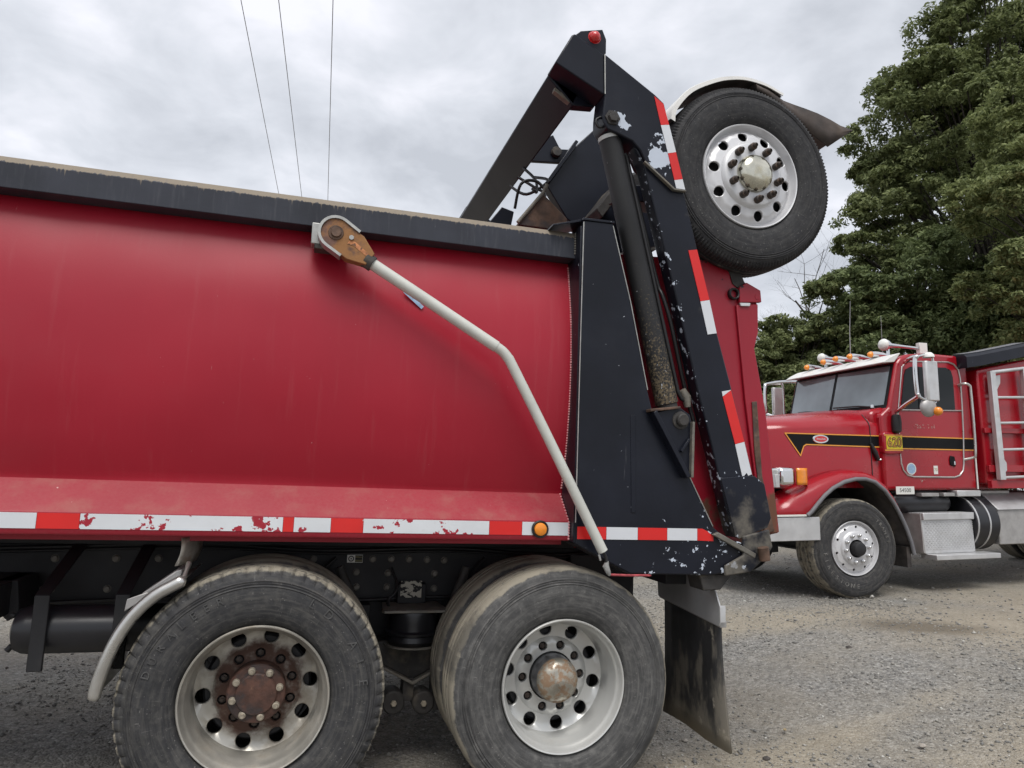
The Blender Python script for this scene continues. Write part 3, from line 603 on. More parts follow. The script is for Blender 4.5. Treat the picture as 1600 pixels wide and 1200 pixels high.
# lifting arm with its cross beam
ARM = [(1.60, 3.12), (1.653, 3.031), (1.678, 2.951), (1.752, 2.687), (1.876, 2.242), (1.969, 1.885), (2.018, 1.72), (2.087, 1.471), (2.155, 1.222), (2.175, 1.190), (2.346, 1.246), (2.366, 1.292), (2.330, 1.455), (2.274, 1.50), (2.157, 1.923), (2.075, 2.199), (1.962, 2.623), (1.884, 2.912), (1.80, 3.20)]
arm = P('lift_arm', 'arm', truck, ARM, -.043, .045, .007)
P('arm_top_plate', 'arm_plate', arm, [(1.425, 3.565), (1.706, 3.400), (1.757, 3.362), (1.884, 2.914), (1.819, 2.913), (1.655, 3.035), (1.628, 3.09), (1.585, 3.13), (1.50, 3.157), (1.448, 3.17), (1.424, 3.205), (1.424, 3.26), (1.432, 3.345)], -.062, .075, .006)
P('arm_head', 'arm_plate', arm, [(1.168, 3.470), (1.252, 3.632), (1.268, 3.642), (1.4265, 3.562), (1.4335, 3.348)], -.056, .072, .006)
P('lamp_tab', 'black', arm, [(1.272, 3.640), (1.30, 3.667), (1.416, 3.700), (1.438, 3.650), (1.438, 3.575), (1.42, 3.560)], -.050, -.040, .003)
MB().lathe([(.0005, -.030), (.012, -.028), (.022, -.021), (.029, -.009), (.031, 0), (.034, 0)], 28, c=(1.374, -.0505, 3.648)).build('tail_lamp', 'redlens', arm)
MB().lathe([(.0005, -.022), (.026, -.022), (.028, -.018), (.028, -.006), (.040, -.006), (.042, 0)], 6, c=(1.474, -.0625, 3.232)).build('arm_pin', 'grime', arm)
P('arm_sleeve', 'arm', arm, [(2.088, 1.478), (2.22, 1.492), (2.282, 1.492), (2.335, 1.455), (2.370, 1.290), (2.350, 1.242), (2.19, 1.186), (2.166, 1.200)], -.052, -.0435, .003)
P('weld_edge', 'steel_dirty', arm, [(1.655, 3.037), (1.819, 2.917), (1.884, 2.914), (1.884, 2.909), (1.815, 2.908), (1.65, 3.029)], -.066, -.044, .002)
for poly, m_ in (([(1.700, 3.388), (1.752, 3.356), (1.785, 3.250), (1.739, 3.240)], 'tape_red'), ([(1.739, 3.239), (1.785, 3.249), (1.825, 3.110), (1.780, 3.096)], 'tape_white'),
                 ([(1.780, 3.095), (1.825, 3.109), (1.863, 2.972), (1.817, 2.960)], 'tape_red'), ([(1.817, 2.959), (1.863, 2.971), (1.878, 2.918), (1.828, 2.918)], 'tape_white')):
    MB().prism(poly, -.0650, -.0625).build('reflective_tape', m_, arm, 0)
for poly, m_ in (([(1.908, 2.610), (1.957, 2.620), (2.028, 2.367), (1.977, 2.354)], 'tape_red'), ([(1.977, 2.353), (2.028, 2.366), (2.069, 2.199), (2.018, 2.188)], 'tape_white'),
                 ([(2.103, 1.880), (2.15, 1.917), (2.224, 1.662), (2.172, 1.647)], 'tape_red'), ([(2.098, 1.906), (2.152, 1.918), (2.150, 1.917), (2.103, 1.882)], 'tape_white'), ([(2.172, 1.646), (2.224, 1.661), (2.266, 1.502), (2.246, 1.494), (2.236, 1.508), (2.213, 1.484)], 'tape_white')):
    MB().prism(poly, -.0462, -.0436).build('reflective_tape', m_, arm, 0)
P('cross_beam', 'black', truck, [(1.172, 3.470), (1.262, 3.636), (1.41, 3.555), (1.314, 3.334)], .0725, 2.37, .008)
P('beam_gusset', 'black', arm, [(1.20, 3.46), (1.43, 3.52), (1.432, 3.35), (1.318, 3.338)], .0725, .13, .004)
P('beam_plate', 'steel_dirty', arm, [(1.215, 3.42), (1.30, 3.37), (1.297, 3.35), (1.21, 3.40)], .075, .11, .003)
far_arm = P('lift_arm', 'black', truck, ARM, 2.365, 2.48, .007)
P('arm_head', 'black', far_arm, [(1.168, 3.470), (1.252, 3.632), (1.268, 3.642), (1.4265, 3.562), (1.757, 3.362), (1.884, 2.914), (1.655, 3.035), (1.585, 3.13), (1.424, 3.205)], 2.368, 2.495, .006)
# suspension of the lifted axle, seen through the gap
sus = P('axle_carrier', 'black', truck, [(1.674, 3.594), (1.806, 3.736), (1.92, 3.42), (2.30, 3.20), (2.36, 3.02), (1.95, 2.90), (1.625, 3.096), (1.485, 3.294)], .98, 1.06, .006)
P('carrier_ear', 'black', sus, [(1.36, 3.48), (1.40, 3.60), (1.547, 3.690), (1.60, 3.60), (1.76, 3.62), (1.74, 3.50), (1.601, 3.505)], 1.07, 1.10, .004)
MB().lathe([(.0005, -.03), (.03, -.03), (.034, -.024), (.034, 0)], 20, c=(1.568, 1.068, 3.567)).build('carrier_pin', 'grime', sus)
P('carrier_rib', 'black', sus, [(1.49, 3.30), (1.675, 3.60), (1.655, 3.61), (1.47, 3.31)], .93, .98, .003)
P('carrier_web', 'grime', sus, [(1.72, 3.08), (1.86, 3.28), (1.90, 3.23), (1.76, 3.03)], .72, .97, .006)
MB().lathe([(.09, .62), (.11, .66), (.11, .84), (.09, .90)], 28, c=(1.98, 0, 3.22), cap=True).build('lift_bag', 'frame', sus)
P('dirty_box', 'ruststeel', truck, [(1.189, 2.86), (1.325, 3.058), (1.345, 3.055), (1.481, 2.937), (1.48, 2.86)], .58, .90, .004)
T('box_edge', 'steel_dirty', truck, [(1.186, .575, 2.87), (1.33, .575, 3.066), (1.352, .575, 3.12)], .011, 8)
for i, pts in enumerate(([(1.30, .9, 3.35), (1.35, .8, 3.24), (1.33, .7, 3.12), (1.28, .62, 3.10)], [(1.22, .9, 3.22), (1.30, .8, 3.14), (1.40, .7, 3.20), (1.37, .9, 3.30)], [(1.24, .8, 3.24), (1.33, .75, 3.17), (1.38, .7, 3.12), (1.36, .66, 3.06)], [(1.20, .7, 3.0), (1.21, .62, 3.12), (1.30, .62, 3.15), (1.36, .62, 3.10)])):
    T('hose', 'hose', truck, arc(pts, 6), .009, 8)
P('strut_plate', 'black', truck, [(1.03, 2.80), (1.10, 2.98), (1.20, 3.12), (1.28, 3.10), (1.24, 2.85)], 1.0, 1.06, .004)
P('strut_plate', 'black', truck, [(.99, 2.62), (1.02, 2.80), (1.04, 2.80), (1.10, 2.62)], .95, 1.0, .004)
P('carrier_arm', 'black', truck, [(1.70, 3.02), (1.78, 3.10), (2.28, 3.15), (2.36, 3.06), (2.25, 2.98)], .36, .50, .006)
T('lift_axle', 'frame', truck, [(2.312, .12, 3.088), (2.312, 2.3, 3.088)], .065, 20)

# hydraulic cylinder between post and arm
a, b_ = Vector((1.474, .012, 3.232)), Vector((1.846, .012, 1.745)); d = (b_-a).normalized()
cyl = MB().tube([a+d*.075, a+d*.078, b_-d*.09, b_-d*.085], [.045, .056, .056, .045], 28).build('hydraulic_cylinder', 'tubecyl', truck, 40)
T('cylinder_collar', 'galv', cyl, [a+d*.066, a+d*.086], .0585, 28)
T('cylinder_rod', 'grime', cyl, [a-d*.02, a+d*.08], .036, 20)
MB().lathe([(.048, -.035), (.048, .045)], 24, c=tuple(a), cap=True).build('rod_eye', 'grime', cyl)
T('cylinder_foot', 'grime', cyl, [b_-d*.10, b_], .05, 20)
side = Vector((.965, 0, .262))
T('cylinder_line', 'hose', cyl, [a+d*.16+side*.066, a+d*.18+side*.072, b_-d*.14+side*.074, b_-d*.10+side*.085, b_-d*.07+side*.12], .011, 10)
T('grease_hose', 'hose', cyl, arc([a+Vector((-.03, -.04, .02)), a+Vector((-.075, -.045, -.01)), a+Vector((-.06, -.045, -.045)), a+Vector((-.01, -.045, -.03))], 6), .007, 8)
T('fitting', 'steel_dirty', cyl, [b_-d*.14+side*.10, b_-d*.10+side*.115, b_-d*.05+side*.11], [.018, .024, .016], 10)
T('hose', 'hose', truck, arc([(1.62, .06, 3.05), (1.665, .055, 2.9), (1.72, .055, 2.7), (1.79, .055, 2.45), (1.81, .035, 2.38), (1.855, .03, 2.24), (1.94, .055, 1.95), (2.0, .055, 1.75)], 5), .011, 10)
T('hose', 'hose', truck, arc([(1.56, .10, 3.10), (1.575, .10, 2.95), (1.61, .10, 2.80), (1.66, .10, 2.62)], 5), .012, 10)
B('hose_clamp', 'grime', truck, 1.595, 1.66, .06, .11, 2.70, 2.735)

# lifted wheel with its fender
bw = part_empty('wheel', truck, (2.312, -.0, 3.088), (0, .3, 0))
link('tyre', tyre_mesh('tyre', 'tyre_clean', .508, .27, 320, 2, .5, .006, .284), bw)
link('rim', steer_rim('rim', 'alloy_clean', .0275, .2195), bw)
MB().lathe([(.0005, -.078), (.03, -.076), (.06, -.070), (.085, -.058), (.098, -.042), (.102, -.02), (.102, -.012)], 48).build('hub_cap', 'hub_chrome', bw)
place_ring('lug_nut', nut_mesh('lug_nut', 'nut_dark', .0195, .030, .024), bw, 10, .1435, -.018, .1)
MB().lathe([(.240, .060), (.240, .2)], 40, cap=True).build('brake_drum', 'frame', bw)  # drum widened into a dark backing so the hand holes read dark
fpath = arc([(1.846, 3.33), (1.862, 3.405), (1.957, 3.520), (2.10, 3.602), (2.20, 3.636), (2.30, 3.650), (2.42, 3.638), (2.53, 3.60)] and [(a, 0, c) for a, c in [(1.846, 3.33), (1.862, 3.405), (1.957, 3.520), (2.10, 3.602), (2.20, 3.636), (2.30, 3.650), (2.42, 3.638), (2.53, 3.60)]], 4)
C0 = Vector((2.312, 0, 3.088))
def offset(p, k): v = Vector(p)-C0; return C0+v*(1+k/v.length)
fen = MB().sheet([[(offset(p, o_).x, y_, offset(p, o_).z) for y_, o_ in ((.03, -.012), (.05, -.006), (.17, .0), (.30, -.006))] for p in fpath]).build('wheel_fender', 'under_dark', truck, 60)
so = fen.modifiers.new('solid', 'SOLIDIFY'); so.thickness = .004; so.offset = 1
ts = np.linspace(0, 1, len(fpath))
lipw = [.018*(1-.6*t) + .002 for t in ts]
lip = MB()
lip.sheet([[tuple(offset(p, .010)+Vector((0, .30, 0))), tuple(offset(p, .010)+Vector((0, .026, 0))), tuple(offset(p, .006)+Vector((0, .018, 0))), tuple(offset(p, -w)+Vector((0, .016, 0))), tuple(offset(p, -w)+Vector((0, .022, 0)))] for p, w in zip(fpath, lipw)])
lip.build('fender_skin', 'white_fender', fen, 50)
# torn rubber flap behind the fender
rows = []
for i in range(10):
    t = i/9; base = [(2.36, 3.640), (2.44, 3.622), (2.50, 3.590), (2.545, 3.572), (2.60, 3.562), (2.68, 3.552), (2.77, 3.538), (2.85, 3.515), (2.92, 3.492), (2.985, 3.470)][i]
    low = [(2.36, 3.600), (2.44, 3.570), (2.51, 3.528), (2.57, 3.488), (2.63, 3.450), (2.70, 3.410), (2.77, 3.372), (2.82, 3.345), (2.90, 3.405), (2.984, 3.467)][i]
    w = random.uniform(-.006, .006)
    rows.append([(base[0], .30, base[1]+.01), (base[0]+w, .15, base[1]+.012), (base[0]+w, .03, base[1]), (low[0]*.5+base[0]*.5, .012, low[1]*.5+base[1]*.5+w), (low[0], .02, low[1])])
fl = MB().sheet(rows).build('torn_flap', 'flap_torn', truck, 60); so = fl.modifiers.new('solid', 'SOLIDIFY'); so.thickness = .007

# tarp arm
ta = part_empty('tarp_arm', truck, (0, 0, 0))
def stadium(c, r, e, w, n=14):
    d = Vector((e[0]-c[0], e[1]-c[1])).normalized(); p = Vector((-d.y, d.x)); out = []
    a0 = math.atan2(p.y, p.x)
    for i in range(n+1):
        a = a0+math.pi*i/n; out.append((c[0]+r*math.cos(a), c[1]+r*math.sin(a)))
    L_ = Vector(e)-Vector(c); m = Vector(c)+L_*.56
    out += [tuple(m-p*r*.98), tuple(Vector(e)-p*w), tuple(Vector(e)+p*w), tuple(m+p*r*.98)]
    return out
c0, e0 = (.186, 2.462), (.338, 2.362)
P('tarp_motor_housing', 'housing', ta, stadium(c0, .066, e0, .032), -.085, -.03, .003)
rimo = stadium(c0, .076, (.30, 2.387), .07); rimi = stadium(c0, .064, (.30, 2.387), .058)
mb = MB(); n = len(rimo)
sel = list(range(0, 16)) + [n-1]
sel = [n-1]+list(range(0, 16))
for i in range(len(sel)-1):
    a1, b1 = sel[i], sel[i+1]
    mb.add([(rimo[a1][0], -.092, rimo[a1][1]), (rimo[b1][0], -.092, rimo[b1][1]), (rimi[b1][0], -.092, rimi[b1][1]), (rimi[a1][0], -.092, rimi[a1][1]), (rimo[a1][0], -.03, rimo[a1][1]), (rimo[b1][0], -.03, rimo[b1][1]), (rimi[b1][0], -.03, rimi[b1][1]), (rimi[a1][0], -.03, rimi[a1][1])], [(0,1,2,3), (0,4,5,1), (3,2,6,7), (4,7,6,5)])
mb.build('housing_rim', 'galv', ta)
MB().lathe([(.0005, -.014), (.020, -.014), (.022, -.010), (.022, -.004), (.031, -.004), (.033, 0)], 28, c=(.186, -.0855, 2.462)).build('pivot_boss', 'ruststeel', ta)
MB().lathe([(.010, -.008), (.010, 0)], 16, c=(.252, -.0855, 2.447), cap=True).build('housing_bolt', 'galv', ta)
P('housing_decal', 'decal_rust', ta, [(.236, 2.418), (.246, 2.436), (.268, 2.432), (.330, 2.386), (.322, 2.372), (.262, 2.414), (.245, 2.416)], -.0865, -.0853, 0)
B('housing_mount', 'galv', ta, .085, .14, -.03, .05, 2.42, 2.515)
B('housing_back', 'grime', ta, .10, .25, -.029, .045, 2.40, 2.512)
up = [(.318, -.055, 2.368), (.60, -.075, 2.206), (.915, -.10, 2.022)]
T('arm_tube', 'pipe', ta, up, .0262, 24)
T('tube_collar', 'grime', ta, [(.318, -.055, 2.368), (.352, -.057, 2.348)], .035, 16)
bend = arc([(.914, -.10, 2.0225), (.945, -.102, 2.002), (.972, -.104, 1.972), (.992, -.105, 1.940), (1.16, -.11, 1.642), (1.32, -.11, 1.354), (1.445, -.11, 1.128)], 6)
T('arm_tube', 'pipe', ta, bend, .0232, 24)
T('cable_end', 'hose', ta, [(1.445, -.11, 1.128), (1.462, -.11, 1.10), (1.466, -.11, 1.07)], .008, 8)
T('cable_wrap', 'rag', ta, [(1.468, -.11, 1.086), (1.462, -.108, 1.062), (1.475, -.108, 1.035), (1.483, -.105, 1.022)], [.007, .016, .012, .006], 8)
T('cable_wrap', 'rag', ta, [(1.418, -.13, 1.115), (1.426, -.13, 1.09)], .005, 6)
T('cord', 'rope', ta, [(1.48, -.10, 1.024), (1.60, -.07, 1.016), (1.72, -.04, 1.012)], .0055, 8)
P('blue_tag', 'blue', ta, [(.503, 2.262), (.515, 2.276), (.60, 2.205), (.59, 2.192)], .036, .0385, 0)
P('white_tag', 'white', ta, [(.503, 2.265), (.512, 2.278), (.530, 2.276), (.522, 2.262)], .034, .0358, 0)

# chassis
fr = B('frame_rail', 'frame', truck, X0, 2.02, .76, .84, .77, 1.055)
B('frame_rail', 'frame', truck, X0, 2.02, 1.60, 1.68, .77, 1.055)
B('body_sill', 'frame', truck, X0, 2.0, .70, .90, 1.06, 1.13)
B('body_sill', 'frame', truck, X0, 2.0, 1.54, 1.74, 1.06, 1.13)
for x_ in (-3.2, -1.9, -.4, .7, 1.8): B('cross_member', 'frame', truck, x_, x_+.1, .85, 1.59, .80, 1.0)
bolt_me = MB().lathe([(.0005, -.011), (.012, -.011), (.014, -.008), (.014, -.002), (.019, 0)], 10).mesh('bolt', M['steel_dirty'], 30)
for bx_, bz in ((-.975, .988), (-.715, .989), (-.527, .990), (-1.013, .845), (-.979, .845), (-.740, .846), (.426, .922), (.592, .918), (.842, .914), (.590, .846), (.431, .847), (.842, .837), (.508, .991), (.605, .991), (.700, .991), (.797, .988), (.891, .985), (.205, .989), (-1.25, .99), (-1.4, .845)):
    link('bolt', bolt_me, fr, loc=(bx_, .7585, bz))
tank = MB().lathe([(.0005, -.985), (.05, -.982), (.083, -.968), (.096, -.94), (.098, -.92), (.098, -.42), (.096, -.40), (.083, -.372), (.05, -.358), (.0005, -.355)], 40, c=(0, .36, .745), ax='x').build('air_tank', 'tank', truck, 40)
T('drain_cock', 'frame', tank, [(-.985, .36, .68), (-1.0, .36, .66)], .012, 8); T('drain_cock', 'frame', tank, [(-.985, .36, .80), (-1.0, .36, .805)], .010, 8)
for x_ in (-.862, -.565):
    B('tank_bracket', 'frame', tank, x_-.028, x_+.028, .245, .262, .60, .90)
    P('tank_bracket', 'frame', tank, [(.262, .90), (.245, .90), (.70, 1.06), (.72, 1.05)], x_-.028, x_+.028, .003, 'x')
P('tank_bracket', 'frame', tank, [(-1.10, .93), (-1.02, .93), (-1.0, .80), (-1.04, .76), (-1.08, .80)], .45, .70, .004)
B('battery_tray', 'frame', truck, -1.9, -1.04, .30, .72, .79, .93)
# stainless quarter fender
qp = arc([(a, 0, c) for a, c in [(-.300, .998), (-.345, .972), (-.405, .935), (-.470, .868), (-.520, .785), (-.555, .690), (-.577, .600), (-.584, .552)]], 5)
qf = MB().sheet([[(p[0], y_, p[2]) for y_ in (.0, .15, .3, .5)] for p in qp]).build('quarter_fender', 'stainless', truck, 60)
so = qf.modifiers.new('solid', 'SOLIDIFY'); so.thickness = .003
T('rolled_edge', 'stainless', qf, [(p[0]+.004, -.004, p[2]) for p in qp], [.008, .016]+[.024]*(len(qp)-4)+[.022, .014], 16)
P('fender_bracket', 'alu_dull', qf, [(-.522, .860), (-.516, .908), (-.445, .935), (-.430, .925)], .08, .09, .003)
P('fender_bracket', 'alu_dull', qf, [(-.470, .925), (-.345, 1.02), (-.325, 1.02), (-.33, .99), (-.445, .91)], .10, .35, .006)
rows = [[(-.325+.01*math.sin(t*3)-t*.018, y_, 1.150-t*.112) for y_ in (.08, .10, .16, .30)] for t in np.linspace(0, 1, 6)]
for r_ in rows: r_[0] = (r_[0][0]-.012, r_[0][1], r_[0][2]); r_[2] = (r_[2][0]+.03, r_[2][1], r_[2][2]); r_[3] = (r_[3][0]+.04, r_[3][1], r_[3][2])
uf = MB().sheet(rows).build('fender_stay', 'stainless_rust', qf, 60); so = uf.modifiers.new('solid', 'SOLIDIFY'); so.thickness = .004
T('fender_stay', 'stainless', qf, [(-.300, .08, 1.048), (-.303, .04, 1.02), (-.306, .01, 1.0)], [.012, .008, .010], 10)
# air bag suspension between the axles
sp_ = P('suspension_beam', 'grime', truck, [(.30, .63), (.55, .60), (.90, .60), (1.10, .63), (1.10, .56), (.89, .49), (.725, .405), (.555, .494), (.30, .56)], .62, .74, .008)
P('beam_flange', 'steel_dirty', sp_, [(.30, .56), (.555, .496), (.725, .408), (.89, .492), (1.10, .562), (1.10, .548), (.89, .478), (.725, .392), (.555, .482), (.30, .548)], .58, .76, .003)
MB().lathe([(.118, .755), (.123, .74), (.121, .70), (.124, .665), (.139, .655), (.137, .643), (.124, .636), (.132, .612), (.115, .588), (.09, .575)], 40, c=(.715, .62, 0), ax='z', cap=True).build('air_spring', 'tank', truck, 40)
P('spring_seat', 'steel_dirty', truck, [(.555, .50), (.86, .50), (.88, .52), (.86, .76), (.57, .76), (.545, .52)], .756, .770, .003, 'z')
MB().lathe([(.142, .584), (.142, .592), (.128, .592), (.128, .584)], 40, c=(.715, .62, 0), ax='z', closed=True).build('spring_ring', 'steel_dirty', truck, 30)
B('spring_bracket', 'frame', truck, .64, .79, .70, .758, .77, .87)
MB().box(.655, .765, .6965, .6995, .80, .885).build('placard', 'placard', truck, 0)
st = MB().box(.375, .455, .7555, .7595, .972, 1.012).build('warning_sticker', 'white', fr, 0)
MB().box(.416, .4535, .7535, .7552, .9745, 1.0095).build('sticker_panel', mat('olive_print', (.16, .15, .07), .6, layers=(dict(col=(.02, .02, .02), scale=30, stretch=(.3, 1, 3), lo=.5, hi=.53),)), st, 0)
MB().lathe([(.015, .7553), (.015, .7535), (.010, .7535), (.010, .7553)], 24, c=(.3955, 0, .992)).build('sticker_ring', 'ink', st, 30)
MB().lathe([(.004, .7553), (.004, .7535)], 12, c=(.3955, 0, .992), cap=True).build('sticker_dot', 'ink', st, 30)
for cx_, cz_ in ((.632, .315), (.782, .308)):
    MB().lathe([(.0005, .56), (.048, .56), (.056, .567), (.056, .66), (.05, .70)], 28, c=(cx_, 0, cz_)).build('rod_bushing', 'grime', truck, 35)
    MB().lathe([(.0005, .547), (.012, .547), (.016, .551), (.016, .56)], 6, c=(cx_, 0, cz_)).build('bushing_bolt', 'nut_bright', truck, 30)
T('torque_rod', 'grime', truck, [(.84, .62, .31), (1.0, .62, .40), (1.25, .66, .46)], .035, 12); T('torque_rod', 'grime', truck, [(.58, .62, .31), (.40, .62, .36), (.10, .66, .46)], .035, 12)
B('rod_bracket', 'grime', truck, .83, .90, .57, .70, .27, .48); B('rod_bracket', 'grime', truck, .68, .735, .60, .70, .31, .42)
T('shock_absorber', 'grime', truck, [(.98, .60, .97), (.90, .60, .72), (.86, .60, .55)], [.022, .03, .03], 12); T('shock_absorber', 'grime', truck, [(.33, .60, .97), (.44, .60, .72), (.50, .60, .55)], [.022, .03, .03], 12)
for x_ in (0, 1.32): T('drive_axle', 'frame', truck, [(x_, .2, .52), (x_, .95, .52), (x_, 1.10, .52), (x_, 1.34, .52), (x_, 1.5, .52), (x_, 2.24, .52)], [.10, .10, .22, .22, .10, .10], 20)
# drive wheels
t_lug = tyre_mesh('tyre', 'tyre', .52, .27, 264, 4, .25, .008); t_rib = tyre_mesh('tyre', 'tyre_scuffed', .522, .27, 192, 0); t_in = tyre_mesh('tyre', 'tyre_scuffed', .522, .27, 96, 0)
rim_r = dual_rim('rim', 'alloy_rusty'); rim_c = dual_rim('rim', 'alloy')
drum = MB().lathe([(.0005, .215), (.21, .215), (.22, .225), (.22, .42)], 40).mesh('brake_drum', M['frame'])
stud = nut_mesh('lug_nut', 'nut_dark', .0135, .010); stud_b = MB().lathe([(.0005, -.020), (.008, -.020), (.010, -.012), (.0135, -.011), (.0145, -.004), (.0165, 0)], 12).mesh('hub_stud', M['nut_bright'], 30)
hubA = MB().lathe([(.0005, .085), (.078, .085), (.083, .090), (.083, .096), (.112, .098), (.117, .104), (.117, .20)], 48).mesh('hub', M['hub_rust'], 35)
hubB = MB().lathe([(.094, .098), (.098, .10), (.103, .118), (.107, .20)], 48).mesh('hub', M['hub_dark'], 35)
dome = MB().lathe([(.0005, .044), (.012, .045), (.014, .047), (.05, .054), (.075, .064), (.093, .080), (.0995, .096), (.0995, .104), (.094, .106)], 48).mesh('hub_cap', M['hub_dome'], 40)
def drive_wheel(x_, y_, rz, rot, rusty):
    w = part_empty('wheel', truck, (x_, y_, .52), (0, 0, rz)); w.rotation_euler = (0, rot, rz)
    link('tyre', t_lug if rusty else t_rib, w); link('rim', rim_r if rusty else rim_c, w); link('brake_drum', drum, w)
    place_ring('lug_nut', stud, w, 10, .1435, .198, .3)
    if rusty:
        link('hub', hubA, w); place_ring('hub_stud', stud_b, w, 8, .0935, .0975, .25)
    else:
        link('hub', hubB, w); link('hub_cap', dome, w)
    return w
w1 = drive_wheel(0, 0, 0, 0, True); w2 = drive_wheel(1.32, 0, 0, .28, False)
mb = ring_text('DURALEER', .420, .042, -.0185, rad(138), .128); mb.build('tyre_lettering', 'tyre_letter', w1, 0)
mb = ring_text('LD ALE', .425, .052, -.0185, rad(35), .19); mb.build('tyre_lettering', 'tyre_letter', w1, 0)
drive_wheel(0, 2.44, math.pi, 0, True); drive_wheel(1.32, 2.44, math.pi, .2, False)
for x_ in (0, 1.32):
    for y_ in (.33, 1.87):
        w = part_empty('wheel', truck, (x_, y_, .52)); link('tyre', t_in, w)
        MB().lathe([(.288, .03), (.262, .06), (.25, .2)], 48).build('rim', 'grime', w)
# mud flap and hanger
rows = []
for i in range(9):
    t = i/8; z_t = .800; row = []
    for j in range(7):
        u = j/6; y_ = .02+.58*u
        x_ = 2.135+.055*t*t*(1-u)+.012*u+.010*math.sin(u*7+t*3)*t
        row.append((x_, y_, .800-.63*t+(.02*u)*t))
    rows.append(row)
mf = MB().sheet(rows).build('mud_flap', 'flap', truck, 60); so = mf.modifiers.new('solid', 'SOLIDIFY'); so.thickness = .012
P('flap_hanger', 'alu', truck, [(.005, 1.0), (.62, 1.01), (.635, .93), (.62, .81), (.0, .765), (-.012, .78), (-.012, .86), (.03, .93)], 2.105, 2.112, .002, 'x')
P('hanger_edge', 'alu', truck, [(-.016, .785), (-.0125, .785), (-.0125, .865), (-.016, .85)], 2.105, 2.135, .001, 'x')
P('hanger_edge', 'alu_dull', truck, [(.0, .79), (.62, .822), (.62, .80), (.0, .758)], 2.113, 2.15, .002, 'x')
T('hanger_rod', 'hose', truck, [(2.10, .60, .99), (2.10, .62, .92), (2.11, .63, .90)], .008, 8)
B('rear_cross_tube', 'frame', truck, 1.98, 2.10, .30, 2.1, .92, 1.02)
P('rear_gusset', 'frame', truck, [(1.60, 1.02), (2.02, 1.02), (1.97, .80), (1.86, .74), (1.62, .80)], .70, .755, .004)

# air lines, brake chambers and wiring along the frame
for z_, y_, r_ in ((1.05, .745, .010), (1.035, .74, .007), (.795, .742, .009)):
    T('air_line', 'hose', truck, arc([(-2.6, y_, z_), (-1.5, y_-.01, z_-.02), (-.4, y_, z_+.01), (.25, y_-.01, z_-.015), (.9, y_, z_), (1.5, y_-.01, z_-.03), (1.95, y_, z_)], 5), r_, 8)
for x_ in (.27, 1.06):
    T('brake_chamber', 'grime', truck, [(x_-.07, .66, .64), (x_-.05, .66, .645), (x_+.05, .66, .655), (x_+.07, .66, .66)], [.05, .078, .078, .05], 20)
    T('air_line', 'hose', truck, arc([(x_, .66, .72), (x_+.03, .65, .82), (x_-.02, .70, .92), (x_+.05, .74, 1.0)], 5), .009, 8)
T('air_line', 'hose', truck, arc([(.60, .70, .95), (.63, .64, .86), (.585, .62, .80), (.60, .66, .74)], 5), .008, 8)

B('gap_dark_plate', 'frame', truck, .26, 1.12, .79, .83, .42, .772)  # added dark plate, blocks the bright ground seen between the wheels
B('gap_dark_plate', 'frame', truck, .36, .50, .66, .79, .60, .772); B('gap_dark_plate', 'frame', truck, .92, 1.02, .66, .79, .60, .772)

for pts in ([(1.339, -.0515, 2.68), (1.336, -.0515, 2.0), (1.333, -.0515, 1.25)], [(1.493, -.0505, 2.68), (1.591, -.0505, 2.315), (1.688, -.0505, 1.885)], [(1.915, -.0505, 1.48), (2.043, -.0505, 1.244)], [(1.432, -.0625, 3.35), (1.426, -.0625, 3.56)]):
    T('worn_edge', 'galv', post, pts, .0028, 6)
wb = MB(); zz = 2.64
while zz > 2.53: wb.lathe([(.0005, -.006), (.0045, -.004), (.0062, 0)], 6, c=(1.3245, .02, zz), ax='y'); zz -= .0125
wb.build('weld_bead', 'steel_dirty', post, kind='stuff')

# ------------------------------------------------------------------ the second red truck, parked behind
tk = thing('dump_truck', 'red conventional-cab dump truck parked behind, yellow number 620 on its black side stripe', 'truck', (5.881, 3.332, .298))
tk.rotation_euler = (0, -rad(2.0), 0)
# hood: lofted sections along x
def hood_sec(x, top, half, flat):
    cy = 1.18; s = [(cy-half, 1.16), (cy-half, flat), (cy-half+.02, flat+.05), (cy-half+.10, flat+(top-flat)*.55), (cy-half+.26, flat+(top-flat)*.82), (cy-half*.45, top-.02), (cy, top)]
    s = s + [(2*cy-a, b) for a, b in reversed(s[:-1])]
    return [(x, a, b) for a, b in s]
secs = [hood_sec(-.862, 1.925, .90, 1.77), hood_sec(-.84, 1.945, .925, 1.785), hood_sec(-.4, 2.005, .93, 1.81), hood_sec(.1, 2.06, .93, 1.83), hood_sec(.45, 2.095, .93, 1.85), hood_sec(.62, 2.11, .93, 1.85)]
mb = MB().sheet(secs); n = len(secs[0]); mb.add(secs[0], [tuple(range(n))]); mb.add(secs[-1], [tuple(range(n))])
hood = mb.build('hood', 'red_far', tk, 50)
T('hood_seam', 'hose', hood, [(.50, .247, 1.20), (.50, .247, 1.85), (.50, .27, 1.91), (.50, .36, 2.0)], .006, 6)
P('grille_surround', 'chrome', tk, [(.27, 1.16), (.27, 1.78), (.36, 1.90), (2.0, 1.90), (2.09, 1.78), (2.09, 1.16)], -.90, -.8635, .012, 'x')
for i in range(15): B('grille_bar', 'chrome', tk, -.912, -.902, .42+i*.11, .435+i*.11, 1.2, 1.84, bevel=0)
